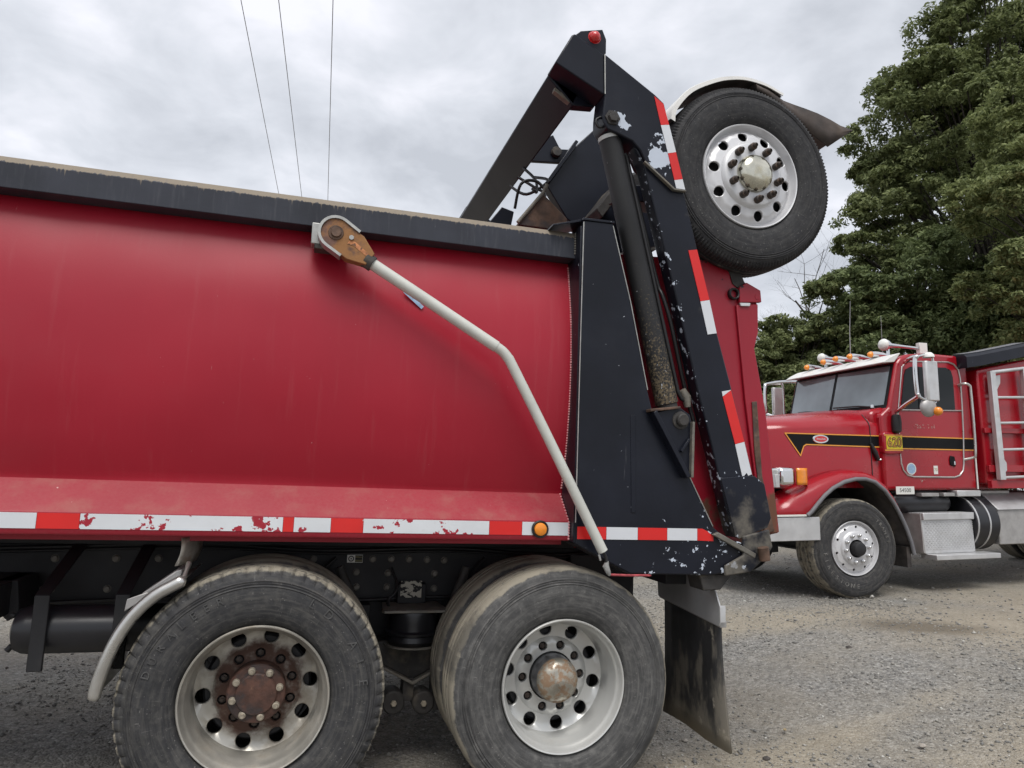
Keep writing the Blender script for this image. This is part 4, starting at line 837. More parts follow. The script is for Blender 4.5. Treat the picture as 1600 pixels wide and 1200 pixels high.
# fender
A_ = [(-1.0, .885), (-.60, .882), (-.545, .92), (-.476, .990), (-.375, 1.085), (-.261, 1.165), (-.11, 1.232), (.036, 1.262), (.17, 1.262), (.287, 1.232), (.42, 1.135), (.527, 1.005), (.61, .865), (.678, .725), (.73, .58), (.762, .44)]
Bm = [(-1.0, .93), (-.86, 1.07), (-.72, 1.14), (-.58, 1.19), (-.44, 1.245), (-.28, 1.30), (-.11, 1.345), (.04, 1.365), (.19, 1.36), (.33, 1.32), (.47, 1.23), (.58, 1.09), (.66, .94), (.72, .78), (.765, .62), (.79, .45)]
def lerp(p, q_, t): return (p[0]*(1-t)+q_[0]*t, p[1]*(1-t)+q_[1]*t)
for side_ in (0, 1):
    yy = (lambda y_: y_) if not side_ else (lambda y_: 2.36-y_)
    rows = []
    for p, q_ in zip(A_, Bm):
        rows.append([(p[0], yy(.0), p[1]), (p[0], yy(-.006), p[1]+.012), (lerp(p, q_, .55)[0], yy(.012), lerp(p, q_, .55)[1]), (lerp(p, q_, .82)[0], yy(.06), lerp(p, q_, .82)[1]), (lerp(p, q_, .98)[0], yy(.16), lerp(p, q_, .98)[1]), (lerp(p, q_, 1.)[0], yy(.28), lerp(p, q_, 1.02)[1])])
    fd = MB().sheet(rows).build('front_fender', 'red_far', tk, 60); so = fd.modifiers.new('solid', 'SOLIDIFY'); so.thickness = .006; so.offset = -1
    T('arch_trim', 'lip_grey', fd, [(p[0], yy(-.008), p[1]) for p in A_[1:]], .022, 10)
    wl = MB().sheet([[(p[0], yy(.008), p[1]+.008), (p[0], yy(.75), p[1]+.008)] for p in A_[1:]]).build('wheel_well', 'under_dark', tk, 60)
    so = wl.modifiers.new('solid', 'SOLIDIFY'); so.thickness = .01
    B('fender_strip', 'white', fd, -1.0, -.60, yy(-.004)-.004, yy(-.004)+.004, .872, .893, bevel=.002)
    MB().box(.69, .745, min(yy(.02), yy(.5)), max(yy(.02), yy(.5)), .30, .52).build('splash_flap', 'under_dark', tk, 0)
# bumper, headlights
bump = P('bumper', 'alu', tk, [(-1.06, .0), (-1.10, .25), (-1.10, 2.11), (-1.06, 2.36), (-.44, 2.36), (-.44, 2.35), (-1.03, 2.34), (-1.07, 2.10), (-1.07, .26), (-1.03, .02), (-.44, .01), (-.44, .0)], .622, .865, .006, 'z')
B('tow_beam', 'frame', tk, -1.0, -.6, .5, 1.9, .45, .64)
for y0, y1, yo in ((.01, .235, -1), (2.125, 2.35, 1)):
    hl = B('headlight', 'chrome', tk, -.90, -.70, y0, y1, 1.19, 1.385, bevel=.04)
    B('lens', 'lens', hl, -.912, -.9015, y0+.03, y1-.03, 1.215, 1.36, bevel=.008)
    MB().lathe([(.0005, -.065), (.03, -.06), (.062, -.04), (.078, -.012), (.080, 0), (.06, .02)], 24, c=(-.66, (y0+y1)/2-.05*yo*-1, 1.288), ax='y').build('turn_signal', 'amber', hl) if False else None
    yc = y0 if yo < 0 else y1
    rows = [[(-.70+dx, yc+yo*-1*dy, zz_) for zz_ in (1.20, 1.23, 1.345, 1.378)] for dx, dy in ((0, .004), (.07, .010), (.13, .03), (.175, .075), (.19, .14))]
    ts_ = MB().sheet(rows).build('turn_signal', 'amber', hl, 60); so = ts_.modifiers.new('solid', 'SOLIDIFY'); so.thickness = .02
    B('lamp_mount', 'alu', hl, -.95, -.90, y0+.01, y0+.12, 1.175, 1.31, bevel=.004)
# cab
cabp = [(.62, 1.13), (.62, 1.99), (.745, 2.075), (.885, 2.600), (.94, 2.665), (1.06, 2.715), (1.35, 2.742), (1.80, 2.730), (1.90, 2.69), (1.935, 2.60), (1.955, 2.05), (1.965, 1.13)]
cab = P('cab', 'red_far', tk, cabp, .20, 2.0, .03)
P('cowl', 'red_far', tk, [(.52, 1.86), (.52, 2.02), (.60, 2.06), (.735, 2.085), (.80, 2.09), (.80, 1.86)], .27, 1.95, .05)
# windshield: two panes meeting in a shallow V
def pane(p, name, m, parent, th=.006):
    n_ = (Vector(p[1])-Vector(p[0])).cross(Vector(p[2])-Vector(p[0])).normalized()
    q2 = [tuple(Vector(a)+n_*th) for a in p]
    return MB().add(list(p)+q2, [(0,1,2,3), (7,6,5,4), (0,4,5,1), (1,5,6,2), (2,6,7,3), (3,7,4,0)]).build(name, m, parent, 0)
def ws(y_, z_, fwd): 
    t = (z_-2.085)/(2.60-2.085); return (.742+t*.140-fwd, y_, z_)
wsf = MB()
fr_o = [ws(.235, 2.088, .004), ws(1.10, 2.088, .055), ws(1.965, 2.088, .004)]; 
rows = [[ws(.235, z_, .003), ws(1.10, z_, .050), ws(1.965, z_, .003)] for z_ in (2.078, 2.60)]
MB().sheet(rows+[[(p[0]+.1, p[1], p[2]) for p in rows[1]]]).build('windshield_frame', 'stripe', cab, 0)
pane([ws(.275, 2.115, .011), ws(1.075, 2.115, .055), ws(1.075, 2.575, .055), ws(.275, 2.575, .011)], 'windshield_pane', 'windshield', cab)
pane([ws(1.125, 2.115, .055), ws(1.925, 2.115, .011), ws(1.925, 2.575, .011), ws(1.125, 2.575, .055)], 'windshield_pane', 'windshield', cab)
T('wiper', 'hose', cab, [ws(.42, 2.10, .05), ws(.62, 2.125, .06), ws(1.02, 2.135, .085)], .009, 6); T('wiper', 'hose', cab, [ws(1.25, 2.10, .07), ws(1.55, 2.13, .05), ws(1.75, 2.13, .04)], .009, 6)
MB().lathe([(.0005, 2.13), (.02, 2.125), (.024, 2.09)], 12, c=(.70, .40, 0), ax='z').build('wiper_pivot', 'chrome', cab)
P('visor', 'white_fender', tk, [(.875, 2.615), (.725, 2.60), (.72, 2.612), (.80, 2.662), (.91, 2.712), (.97, 2.728), (.95, 2.70)], .215, 1.985, .006)
# door, window and trim on the near side
side_y = .2
P('door_window', 'glass', cab, [(.905, 2.065), (.985, 2.47), (1.01, 2.53), (1.08, 2.565), (1.60, 2.575), (1.675, 2.545), (1.70, 2.46), (1.70, 2.075)], side_y-.008, side_y-.0005, 0)
P('window_divider', 'stripe', cab, [(1.16, 2.07), (1.185, 2.07), (1.20, 2.57), (1.175, 2.57)], side_y-.012, side_y-.0082, 0)
trim = [(.862, 1.50), (.862, 1.44), (.885, 1.36), (.94, 1.305), (1.03, 1.285), (1.62, 1.279), (1.70, 1.300), (1.755, 1.355), (1.772, 1.43), (1.80, 1.80), (1.812, 2.15), (1.812, 2.45), (1.79, 2.56), (1.73, 2.625), (1.64, 2.645)]
T('door_trim', 'stainless', cab, [(a, side_y-.004, c) for a, c in trim], .010, 8)
T('door_trim', 'stainless', cab, [(.862, side_y-.003, 1.50), (.862, side_y-.003, 2.02), (.96, side_y-.003, 2.56), (1.05, side_y-.003, 2.63), (1.64, side_y-.003, 2.645)], .007, 8)
T('belt_trim', 'stainless', cab, [(.87, side_y-.004, 2.052), (1.80, side_y-.004, 2.066)], .008, 8)
T('cab_edge_trim', 'white', cab, [(1.955, side_y-.004, 1.66), (1.96, side_y-.004, 1.14)], .010, 8)
P('door_handle', 'stripe', cab, [(1.565, 1.42), (1.64, 1.40), (1.65, 1.44), (1.635, 1.52), (1.575, 1.53), (1.56, 1.48)], side_y-.014, side_y-.0005, .006)
P('handle_lever', 'chrome', cab, [(1.615, 1.425), (1.635, 1.42), (1.635, 1.465), (1.62, 1.47)], side_y-.020, side_y-.0145, .003)
MB().lathe([(.068, -.002), (.066, 0)], 28, c=(1.003, side_y-.002, 1.376), cap=True).build('door_decal', 'white', cab, 0)
MB().lathe([(.055, -.002), (.053, 0)], 28, c=(1.003, side_y-.0042, 1.376), cap=True).build('door_decal_print', 'blue', cab, 0)
dec = MB().box(1.325, 1.385, side_y-.004, side_y-.001, 1.315, 1.412).build('number_decal', 'white', cab, 0)
MB().text('70', .050, lambda v: Vector((1.355+v.x, side_y-.0046-v.z, 1.364+v.y)), .0005).build('decal_lettering', mat('ochre_print', (.35, .26, .12), .6), dec, 0)
MB().text('US 7', .034, lambda v: Vector((1.16+v.x, side_y-.002-v.z, 1.235+v.y)), .0006, .001).build('sill_lettering', 'scratch', cab, 0)
MB().text('GSS L  T N', .066, lambda v: Vector((1.23+v.x, side_y-.002-v.z, 1.866+v.y)), .0006).build('faded_lettering', 'scratch', cab, 0)
# stripe with gold lines along hood and cab
hy = .25
def line(parent, pts, y_, w=.012):
    for i in range(len(pts)-1):
        a, c = Vector((pts[i][0], pts[i][1])), Vector((pts[i+1][0], pts[i+1][1])); d_ = (c-a).normalized(); n_ = Vector((-d_.y, d_.x))*w/2; a = a-d_*w*.3; c = c+d_*w*.3
        yk = y_-.0004*(i % 2)
        MB().prism([tuple(a+n_), tuple(c+n_), tuple(c-n_), tuple(a-n_)], yk-.0015, yk+.001).build('stripe_line', 'gold', parent, 0)
hs = [(-.640, 1.762), (.615, 1.750), (.615, 1.622), (-.37, 1.640), (-.405, 1.62), (-.452, 1.515)]
P('side_stripe', 'stripe', hood, hs, hy-.003, hy-.0005, 0)
line(hood, [hs[1], hs[0], hs[5], hs[4], hs[3], hs[2]], hy-.0045)
P('side_stripe', 'stripe', cab, [(.885, 1.740), (1.955, 1.728), (1.955, 1.604), (.885, 1.612)], side_y-.003, side_y-.0005, 0)
line(cab, [(.885, 1.746), (1.955, 1.734)], side_y-.0045); line(cab, [(.885, 1.606), (1.955, 1.598)], side_y-.0045)
bd = MB(); n = 28
bd.add([(-.178+.100*math.cos(2*math.pi*i/n), hy-.010, 1.703+.046*math.sin(2*math.pi*i/n)) for i in range(n)]+[(-.178+.106*math.cos(2*math.pi*i/n), hy-.002, 1.703+.052*math.sin(2*math.pi*i/n)) for i in range(n)], [tuple(range(n))]+[(i, (i+1) % n, n+(i+1) % n, n+i) for i in range(n)])
bdo = bd.build('oval_badge', 'chrome', hood, 30)
bd = MB(); bd.add([(-.178+.082*math.cos(2*math.pi*i/n), hy-.0125, 1.703+.033*math.sin(2*math.pi*i/n)) for i in range(n)]+[(-.178+.082*math.cos(2*math.pi*i/n), hy-.0098, 1.703+.033*math.sin(2*math.pi*i/n)) for i in range(n)], [tuple(range(n))]+[(i, (i+1) % n, n+(i+1) % n, n+i) for i in range(n)])
bd.build('badge_field', 'redlens', bdo, 0)
MB().text('Peterbilt', .034, lambda v: Vector((-.178+v.x, hy-.0129-v.z, 1.703+v.y)), .0004).build('badge_lettering', 'chrome', bdo, 0)
vent = P('cowl_vent', 'red_far', tk, [(.615, 1.545), (.615, 1.775), (.66, 1.80), (.875, 1.775), (.875, 1.545), (.70, 1.535)], .175, .26, .02)
yp = B('number_panel', 'yellow', vent, .650, .872, .1705, .1745, 1.596, 1.748, bevel=0)
line(vent, [(.63, 1.757), (.875, 1.757)], .1725); line(vent, [(.63, 1.585), (.875, 1.585)], .1725)
MB().text('620', .148, lambda v: Vector((  .762+v.x*.92, .1692-v.z, 1.670+v.y)), .0007, .006).build('number_lettering', 'ink', yp, 0)
MB().text('620', .148, lambda v: Vector((.762+v.x*.92, .1678-v.z, 1.670+v.y)), .0004, -.003).build('number_lettering', 'gold', yp, 0)
T('hood_latch', 'hose', tk, [(.49, .235, 1.66), (.535, .225, 1.56), (.575, .225, 1.47)], [.016, .03, .02], 10); T('hood_latch_bolt', 'chrome', tk, [(.58, .225, 1.475), (.60, .215, 1.478)], .012, 8)
MB().lathe([(.02, 1.78), (.05, 1.80), (.055, 1.90), (.045, 1.985), (.01, 2.0)], 16, c=(.80, .165, 0), ax='z').build('intake_cap', 'hose', tk, 40)
T('mirror_bracket', 'chrome', tk, [(.80, .14, 2.02), (.805, .15, 1.985)], .018, 8)
pl = B('weight_plate', 'white', tk, .715, .970, .14, .146, 1.088, 1.176, bevel=.001)
MB().text('54500', .062, lambda v: Vector((.842+v.x*1.05, .1394-v.z, 1.132+v.y)), .0005).build('plate_lettering', 'ink', pl, 0)
# mirrors
for yb, yo in ((.16, -.24), (2.04, 2.44)):
    mr = part_empty('mirror', tk, (0, 0, 0)); s_ = -1 if yo < yb else 1
    lo_ = (.80, yb, 2.02)
    T('mirror_stay', 'chrome', mr, arc([(.97, yb, 2.60), (.85, yb+(yo-yb)*.5, 2.62), (.74, yo, 2.605), (.71, yo, 2.575), (.70, yo, 2.40), (.71, yo, 2.20), (.72, yo, 2.165), (.76, yb+(yo-yb)*.5, 2.10), lo_], 4), .023, 10)
    T('mirror_stay', 'chrome', mr, arc([(.74, yo, 2.605), (.88, yo-.02*s_, 2.635), (.95, yo-.02*s_, 2.625), (.985, yo-.03*s_, 2.58), (.99, yo-.03*s_, 2.30), (.985, yo-.03*s_, 2.13), (.95, yo-.02*s_, 2.095), (.84, yo, 2.115), (.73, yo, 2.16)], 4), .015, 8)
    MB().prism([(.82, yo-.012), (.84, yo-.03), (.985, yo-.03), (1.0, yo-.01), (.99, yo+.02), (.82, yo+.02)], 2.115, 2.56, 'z').build('mirror_head', 'alu', mr, 35, .012)
    MB().lathe([(.0005, -.04), (.05, -.035), (.085, -.018), (.105, .004), (.108, .02), (.06, .03)], 28, c=(.86, yo, 2.045), ax='y').build('convex_mirror', 'alu_dull', mr, 50)
    MB().lathe([(.0005, -.055), (.03, -.05), (.045, -.03), (.05, 0)], 20, c=(.935, yo-.03, 2.0), ax='y').build('mirror_marker', 'amber', mr, 50)
    MB().lathe([(.0005, .06), (.03, .055), (.055, .03), (.06, 0)], 20, c=(.90, yo, 2.60), ax='z').build('mirror_cap', 'white', mr, 50)
# roof lamps, horns, antennas
for y_, x_, z_ in ((.55, .86, 2.755), (.86, .83, 2.775), (1.10, .82, 2.78), (1.34, .83, 2.775), (1.70, .86, 2.755)):
    rl = MB().tube([(x_, y_, z_), (x_+.03, y_, z_+.003), (x_+.16, y_, z_+.004), (x_+.30, y_, z_-.012)], [.040, .041, .034, .012], 16).build('roof_lamp', 'chrome', tk, 40)
    MB().tube([(x_-.05, y_, z_-.004), (x_-.035, y_, z_-.003), (x_-.012, y_, z_), (x_, y_, z_)], [.012, .026, .036, .038], 16).build('lamp_lens', 'amber', rl, 50)
for y_, x_, z_, r_ in ((.62, 1.15, 2.90, .075), (1.55, 1.0, 2.87, .062)):
    hn = MB().tube([(x_-.035, y_, z_), (x_-.03, y_, z_), (x_, y_, z_), (x_+.07, y_, z_), (x_+.2, y_, z_-.005), (x_+.52, y_, z_-.02)], [r_*.6, r_*.97, r_, r_*.5, r_*.3, r_*.25], 20).build('air_horn', 'chrome', tk, 40)
    MB().lathe([(.0005, -.062), (r_*.5, -.055), (r_*.85, -.035), (r_*.99, -.012), (r_*.99, .0)], 24, c=(x_-.018, y_, z_), ax='x').build('horn_cover', 'white', hn, 50)
    B('horn_bracket', 'white', hn, x_+.50, x_+.62, y_-.03, y_+.03, z_-.10, z_+.05)
    B('horn_foot', 'chrome', hn, x_+.02, x_+.05, y_-.015, y_+.015, z_-.18, z_-.03)
T('antenna', 'wire', tk, [(1.22, 1.3, 2.70), (1.235, 1.3, 3.2), (1.27, 1.3, 3.62)], [.007, .005, .003], 6); T('antenna', 'wire', tk, [(1.75, 1.3, 2.70), (1.76, 1.3, 3.45)], [.005, .002], 6)
B('work_lamp', 'white', tk, 1.93, 2.02, .24, .34, 2.60, 2.70, bevel=.02)
for y_ in (.13, 2.07):
    T('grab_handle', 'stainless', tk, arc([(1.78, y_+(.07 if y_ < 1 else -.07), 2.37), (1.80, y_, 2.385), (1.85, y_-.02, 2.36), (1.862, y_-.02, 2.30), (1.87, y_-.02, 1.9), (1.862, y_-.02, 1.56), (1.85, y_, 1.51), (1.78, y_+(.07 if y_ < 1 else -.07), 1.485)], 4), .016, 10)
# chassis and side gear
B('chassis_rail', 'frame', tk, -.95, 8.2, .70, .78, .72, 1.0); B('chassis_rail', 'frame', tk, -.95, 8.2, 1.58, 1.66, .72, 1.0)
B('engine_block', 'frame', tk, -.6, .9, .8, 1.55, .6, 1.3)
B('cab_floor', 'frame', tk, .80, 1.93, .30, 1.9, 1.06, 1.128)
for x_, w_ in ((1.10, .25), (1.42, .16)): B('sill_step', 'alu_dull', tk, x_, x_+w_, .17, .30, 1.06, 1.10)
B('sill_step', 'alu', tk, 1.60, 1.95, .15, .30, 1.055, 1.128, bevel=.01)
MB().lathe([(.0005, .76), (.10, .77), (.115, .80), (.12, .83), (.12, 1.52), (.115, 1.56), (.10, 1.585), (.03, 1.595), (.03, 1.62), (.0005, 1.62)], 32, c=(0, .34, .985), ax='x').build('air_reservoir', 'tank', tk, 40)
sb = P('step_box', 'alu', tk, [(.10, .872), (.38, .872), (.38, .41), (.075, .43), (.075, .45)], 1.0, 1.72, .006, 'x')
P('step_box_end', 'alu_dull', sb, [(.10, .868), (.38, .868), (.38, .415), (.08, .44)], .985, .9985, .002, 'x')
P('step_box_cover', 'alu_dull', sb, [(.79, .868), (.985, .866), (.985, .44), (.81, .50)], .36, .375, .002)
lid = B('step_lid', 'alu', sb, .995, 1.725, .065, .30, .80, .880, bevel=.008)
tread_me = MB().add([(-.009, 0, 0), (0, -.003, -.003), (.009, 0, 0), (0, -.003, .003), (0, -.0045, 0)], [(0, 1, 4), (1, 2, 4), (2, 3, 4), (3, 0, 4)])
tp = MB()
for i in range(30):
    for j in range(14):
        s_ = 1 if (i+j) % 2 else -1; cx_, cz_ = 1.025+i*.0232, .475+j*.0232
        tp.add([(cx_-.007, .0735+.001, cz_-.007*s_), (cx_+.0025, .0735, cz_-.0025*s_), (cx_+.007, .0735+.001, cz_+.007*s_), (cx_-.0025, .0735, cz_+.0025*s_), (cx_, .069, cz_)], [(0, 1, 4), (1, 2, 4), (2, 3, 4), (3, 0, 4)])
tp.build('tread_pattern', 'alu', sb, 0, kind='stuff')
B('step_board', 'alu', tk, 1.02, 1.93, -.06, .16, .372, .428, bevel=.006)
ft = MB().lathe([(.0005, 1.735), (.30, 1.735), (.318, 1.742), (.32, 1.755), (.32, 2.09), (.30, 2.10)], 48, c=(0, .37, .745), ax='x').build('fuel_tank', 'tank', tk, 40)
for x_ in (1.756, 1.93): MB().lathe([(.322, x_), (.327, x_+.002), (.327, x_+.020), (.322, x_+.022)], 48, c=(0, .37, .745), ax='x').build('tank_strap', 'alu', ft, 30)
P('tool_box', 'alu_dull', tk, [(.10, .50), (.10, .90), (.30, 1.08), (.75, 1.08), (.75, .50)], 2.12, 3.2, .01, 'x')
P('tool_box_lid', 'alu', tk, [(.075, .905), (.285, 1.095), (.75, 1.11), (.75, 1.085), (.30, 1.082), (.10, .902)], 2.10, 3.22, .004, 'x')
B('deck_plate', 'alu_dull', tk, 1.98, 2.5, .25, .75, 1.085, 1.12)
# dump body, rail and ladder
fb = P('dump_body', 'red_far', tk, [(2.03, 1.20), (2.00, 2.56), (2.9, 2.74), (3.6, 2.78), (8.4, 2.78), (8.4, 1.20)], .13, 2.27, .02)
B('body_rib', 'red_far', fb, 2.01, 8.4, .09, .128, 1.80, 1.86); B('body_rib', 'red_far', fb, 2.03, 8.4, .085, .128, 1.34, 1.42); B('body_rib', 'red_far', fb, 2.03, 8.4, .07, .128, 1.15, 1.24)
B('hoist_guard', 'red_far', fb, 2.0, 2.35, .30, .9, 1.13, 1.20)
rp = [(1.78, 2.585), (2.0, 2.62), (2.76, 2.775), (3.6, 2.82), (8.4, 2.82)]
rows = [[(x_, .06, z_-.02), (x_, .06, z_+.105), (x_, .10, z_+.15), (x_, .24, z_+.16), (x_, .24, z_-.02), (x_, .06, z_-.02)] for x_, z_ in rp]
mb = MB().sheet(rows); mb.add(rows[0][:-1], [(0, 1, 2, 3, 4)]); mb.build('body_rail', 'black', fb, 30)
mb = MB().sheet([[(p[0], p[1]+.001*0, p[2]) for p in ((x_, .092, z_+.150), (x_, .245, z_+.168))] for x_, z_ in rp]); mb.build('rail_cap', 'lip_grey', fb, 30)
P('cab_shield', 'lip_grey', fb, [(1.78, 2.72), (2.76, 2.92), (3.6, 2.965), (3.6, 2.93), (2.76, 2.885), (1.78, 2.685)], .26, 2.2, .004)
ld = part_empty('ladder', tk, (0, 0, 0))
for xa, xb in ((2.085, 2.112), (2.598, 2.625)):
    P('ladder_rail', 'alu', ld, [(xa, 2.53+(xa-2.085)*.13), (xa+.075, 2.53+(xa-2.085)*.13), (xb+.085, 1.25), (xb, 1.25)], .02, .075, .004)
for z_ in (2.22, 1.915, 1.60, 1.275): T('ladder_rung', 'alu', ld, [(2.15, .045, z_), (2.615, .045, z_+.015)], .017, 10)
T('ladder_rung', 'alu', ld, [(2.12, .045, 2.52), (2.64, .045, 2.59)], .022, 10)
P('ladder_bracket', 'alu', ld, [(2.17, 2.48), (2.30, 2.50), (2.29, 2.40), (2.20, 2.27), (2.165, 2.27)], .078, .12, .003); P('ladder_bracket', 'alu', ld, [(2.19, 1.58), (2.29, 1.45), (2.29, 1.36), (2.19, 1.28)], .078, .12, .003)
# wheels of the second truck
fw = part_empty('wheel', tk, (0, 0, .525), (0, 0, -rad(3))); t_far = tyre_mesh('tyre', 'tyre', .525, .36, 128, 0); rim_f = steer_rim('rim', 'alloy_clean', .0135, .226)
link('tyre', t_far, fw); link('rim', rim_f, fw)
MB().lathe([(.0005, -.085), (.055, -.085), (.068, -.078), (.075, -.06), (.08, -.02), (.08, .0)], 32).build('hub_cap', 'hose', fw, 35)
lugc = nut_mesh('lug_nut', 'chrome', .019, .022, .016); place_ring('lug_nut', lugc, fw, 10, .1435, -.018, .1)
ring_text('FIRESTONE', .395, .062, -.0195, rad(228), .178, True).build('tyre_lettering', 'tyre_letter_faded', fw, 0)
ring_text('TRANSF', .395, .050, -.0195, rad(28), .13).build('tyre_lettering', 'tyre_letter_faded', fw, 0)
MB().lathe([(.246, .085), (.246, .25)], 40, cap=True).build('brake_drum', 'frame', fw)
w = part_empty('wheel', tk, (0, 2.36, .525), (0, 0, math.pi-rad(3))); link('tyre', t_far, w); link('rim', rim_f, w)
T('front_axle', 'frame', tk, [(0, .3, .5), (0, 2.0, .5)], .07, 12)
for x_ in (5.2, 6.55):
    for y_, rz in ((0, 0), (.33, 0), (2.4, math.pi), (2.07, math.pi)):
        w = part_empty('wheel', tk, (x_, y_, .525), (0, 0, rz)); link('tyre', t_in, w)
        if y_ in (0, 2.4): link('rim', rim_c, w)
    T('drive_axle', 'frame', tk, [(x_, .2, .525), (x_, 2.2, .525)], .09, 12)

# ------------------------------------------------------------------ trees
def leaf_mat(name, lo, hi):
    m = bpy.data.materials.new(name); m.use_nodes = True; nt = m.node_tree; N = nt.nodes; L = nt.links; b = N['Principled BSDF']; out = N['Material Output']
    ge = N.new('ShaderNodeNewGeometry'); tc = N.new('ShaderNodeTexCoord'); n = N.new('ShaderNodeTexNoise'); n.inputs['Scale'].default_value = .8; n.inputs['Detail'].default_value = 3; L.new(tc.outputs['Object'], n.inputs['Vector'])
    a = N.new('ShaderNodeMath'); a.operation = 'MULTIPLY_ADD'; a.inputs[1].default_value = .55; L.new(ge.outputs['Random Per Island'], a.inputs[0])
    s = N.new('ShaderNodeMath'); s.operation = 'MULTIPLY'; s.inputs[1].default_value = .5; L.new(n.outputs['Fac'], s.inputs[0]); L.new(s.outputs[0], a.inputs[2])
    r = N.new('ShaderNodeValToRGB'); r.color_ramp.elements[0].color = (*lo, 1); r.color_ramp.elements[0].position = .12; r.color_ramp.elements[1].color = (*hi, 1); r.color_ramp.elements[1].position = .85
    L.new(a.outputs[0], r.inputs[0]); L.new(r.outputs[0], b.inputs['Base Color']); b.inputs['Roughness'].default_value = .62; b.inputs['Specular IOR Level'].default_value = .25
    tr = N.new('ShaderNodeBsdfTranslucent'); L.new(r.outputs[0], tr.inputs['Color']); mx = N.new('ShaderNodeMixShader'); mx.inputs[0].default_value = .38
    L.new(b.outputs[0], mx.inputs[1]); L.new(tr.outputs[0], mx.inputs[2]); L.new(mx.outputs[0], out.inputs['Surface'])
    return m
M['leaf'] = leaf_mat('leaf_green', (.065, .090, .034), (.275, .31, .135))
M['leaf_light'] = leaf_mat('leaf_green_light', (.085, .115, .042), (.32, .355, .15))
M['leaf_dark'] = leaf_mat('leaf_green_dark', (.052, .078, .030), (.22, .265, .115))
M['bark'] = mat('bark', (.035, .029, .023), .9, var=.35, vs=6, bump=.5, bs=14)
M['bark_grey'] = mat('bark_grey', (.085, .075, .068), .9, var=.3, vs=6)
def unit(n, g): 
    v = g.normal(size=(n, 3)); return v/np.linalg.norm(v, axis=1, keepdims=True)
def tree(name, label, base, crowns, leafmat, seed, leaf=.085, boughs=42, subs=11, per=75, group=None, trunk_r=.26, br=.30):
    g = np.random.default_rng(seed); base = np.array(base, float)
    base[2] = float(ground_z(base[0], base[1]))
    root = thing(name, label, 'tree', tuple(base), group)
    cs = np.array([c[:3] for c in crowns]); ctr = cs.mean(0)
    BC = []; BR = []; BD = []
    tot = sum(c[3]*c[5] for c in crowns)
    for c in crowns:
        n = max(6, int(boughs*c[3]*c[5]/tot)); rr = np.array(c[3:6])
        d = unit(n*2, g); d = d[d[:, 2] > -.75][:n]
        rad_ = g.uniform(.12, 1.0, size=(len(d), 1))**.5
        BC.append(np.array(c[:3])+d*rr*rad_); BR.append(np.full(len(d), br*(rr[0]*rr[2])**.5)*g.uniform(.7, 1.25, len(d))); BD.append(d)
    BC = np.concatenate(BC); BR = np.concatenate(BR); BD = np.concatenate(BD)
    n = len(BC)
    sd = unit(n*subs, g)+np.repeat(BD, subs, 0)*.55+np.array([0, 0, .35]); sd /= np.linalg.norm(sd, axis=1, keepdims=True)
    rb = np.repeat(BR, subs)
    SC = np.repeat(BC, subs, 0)+sd*(rb*g.uniform(.55, 1.15, n*subs))[:, None]*np.array([1, 1, .85]); SR = rb*g.uniform(.24, .44, n*subs)
    k = len(SC); ld_ = unit(k*per, g)+np.repeat(sd, per, 0)*.3; ld_ /= np.linalg.norm(ld_, axis=1, keepdims=True)
    rl = np.repeat(SR, per)*(g.uniform(.15, 1.25, k*per)**.6)
    LC = np.repeat(SC, per, 0)+ld_*rl[:, None]*np.array([1.15, 1.15, .7])
    keep = LC[:, 2] > base[2]+.05; LC = LC[keep]; ld_ = ld_[keep]
    m = len(LC)
    nn = ld_*.55+np.array([0, 0, .55])+unit(m, g)*.75; nn /= np.linalg.norm(nn, axis=1, keepdims=True)
    t = np.cross(nn, unit(m, g)); t /= np.linalg.norm(t, axis=1, keepdims=True); bt = np.cross(nn, t)
    s = leaf*g.uniform(.6, 1.35, (m, 1))
    V = np.stack([LC-t*s, LC+bt*s*.42+nn*s*.1-t*s*.1, LC+t*s, LC-bt*s*.42+nn*s*.1-t*s*.1], 1).reshape(-1, 3)-base
    me = quick_mesh('crown', V, np.arange(m*4).reshape(-1, 4)); me.materials.append(M[leafmat])
    link('crown', me, root)
    mb = MB(); top = ctr-base
    tp_ = [(0, 0, -.1), (.1*g.normal(), .1*g.normal(), top[2]*.35), (top[0]*.6, top[1]*.6, top[2]*.8), (top[0], top[1], top[2]*1.15)]
    mb.tube(arc(tp_, 5), [trunk_r*(1-.8*i/15) for i in range(16)], 10)
    for i in range(0, n):
        e_ = BC[i]-base; z0 = g.uniform(.35, .8)*min(top[2], e_[2]*.9); s0 = np.array([top[0], top[1], 0])*min(1, z0/max(.1, top[2]))*.75; s0[2] = z0
        mid = (s0+e_)/2+np.array([0, 0, .08*np.linalg.norm(e_-s0)])
        mb.tube(arc([tuple(s0), tuple(mid), tuple(e_), tuple(e_+BD[i]*BR[i]*.6)], 3), [trunk_r*.15*(1-.088*q_) for q_ in range(10)], 5)
    mb.build('trunk', 'bark', root, 60, recalc=False)
    return root
CAMP = np.array([.1237, -3.1634, 1.4429])
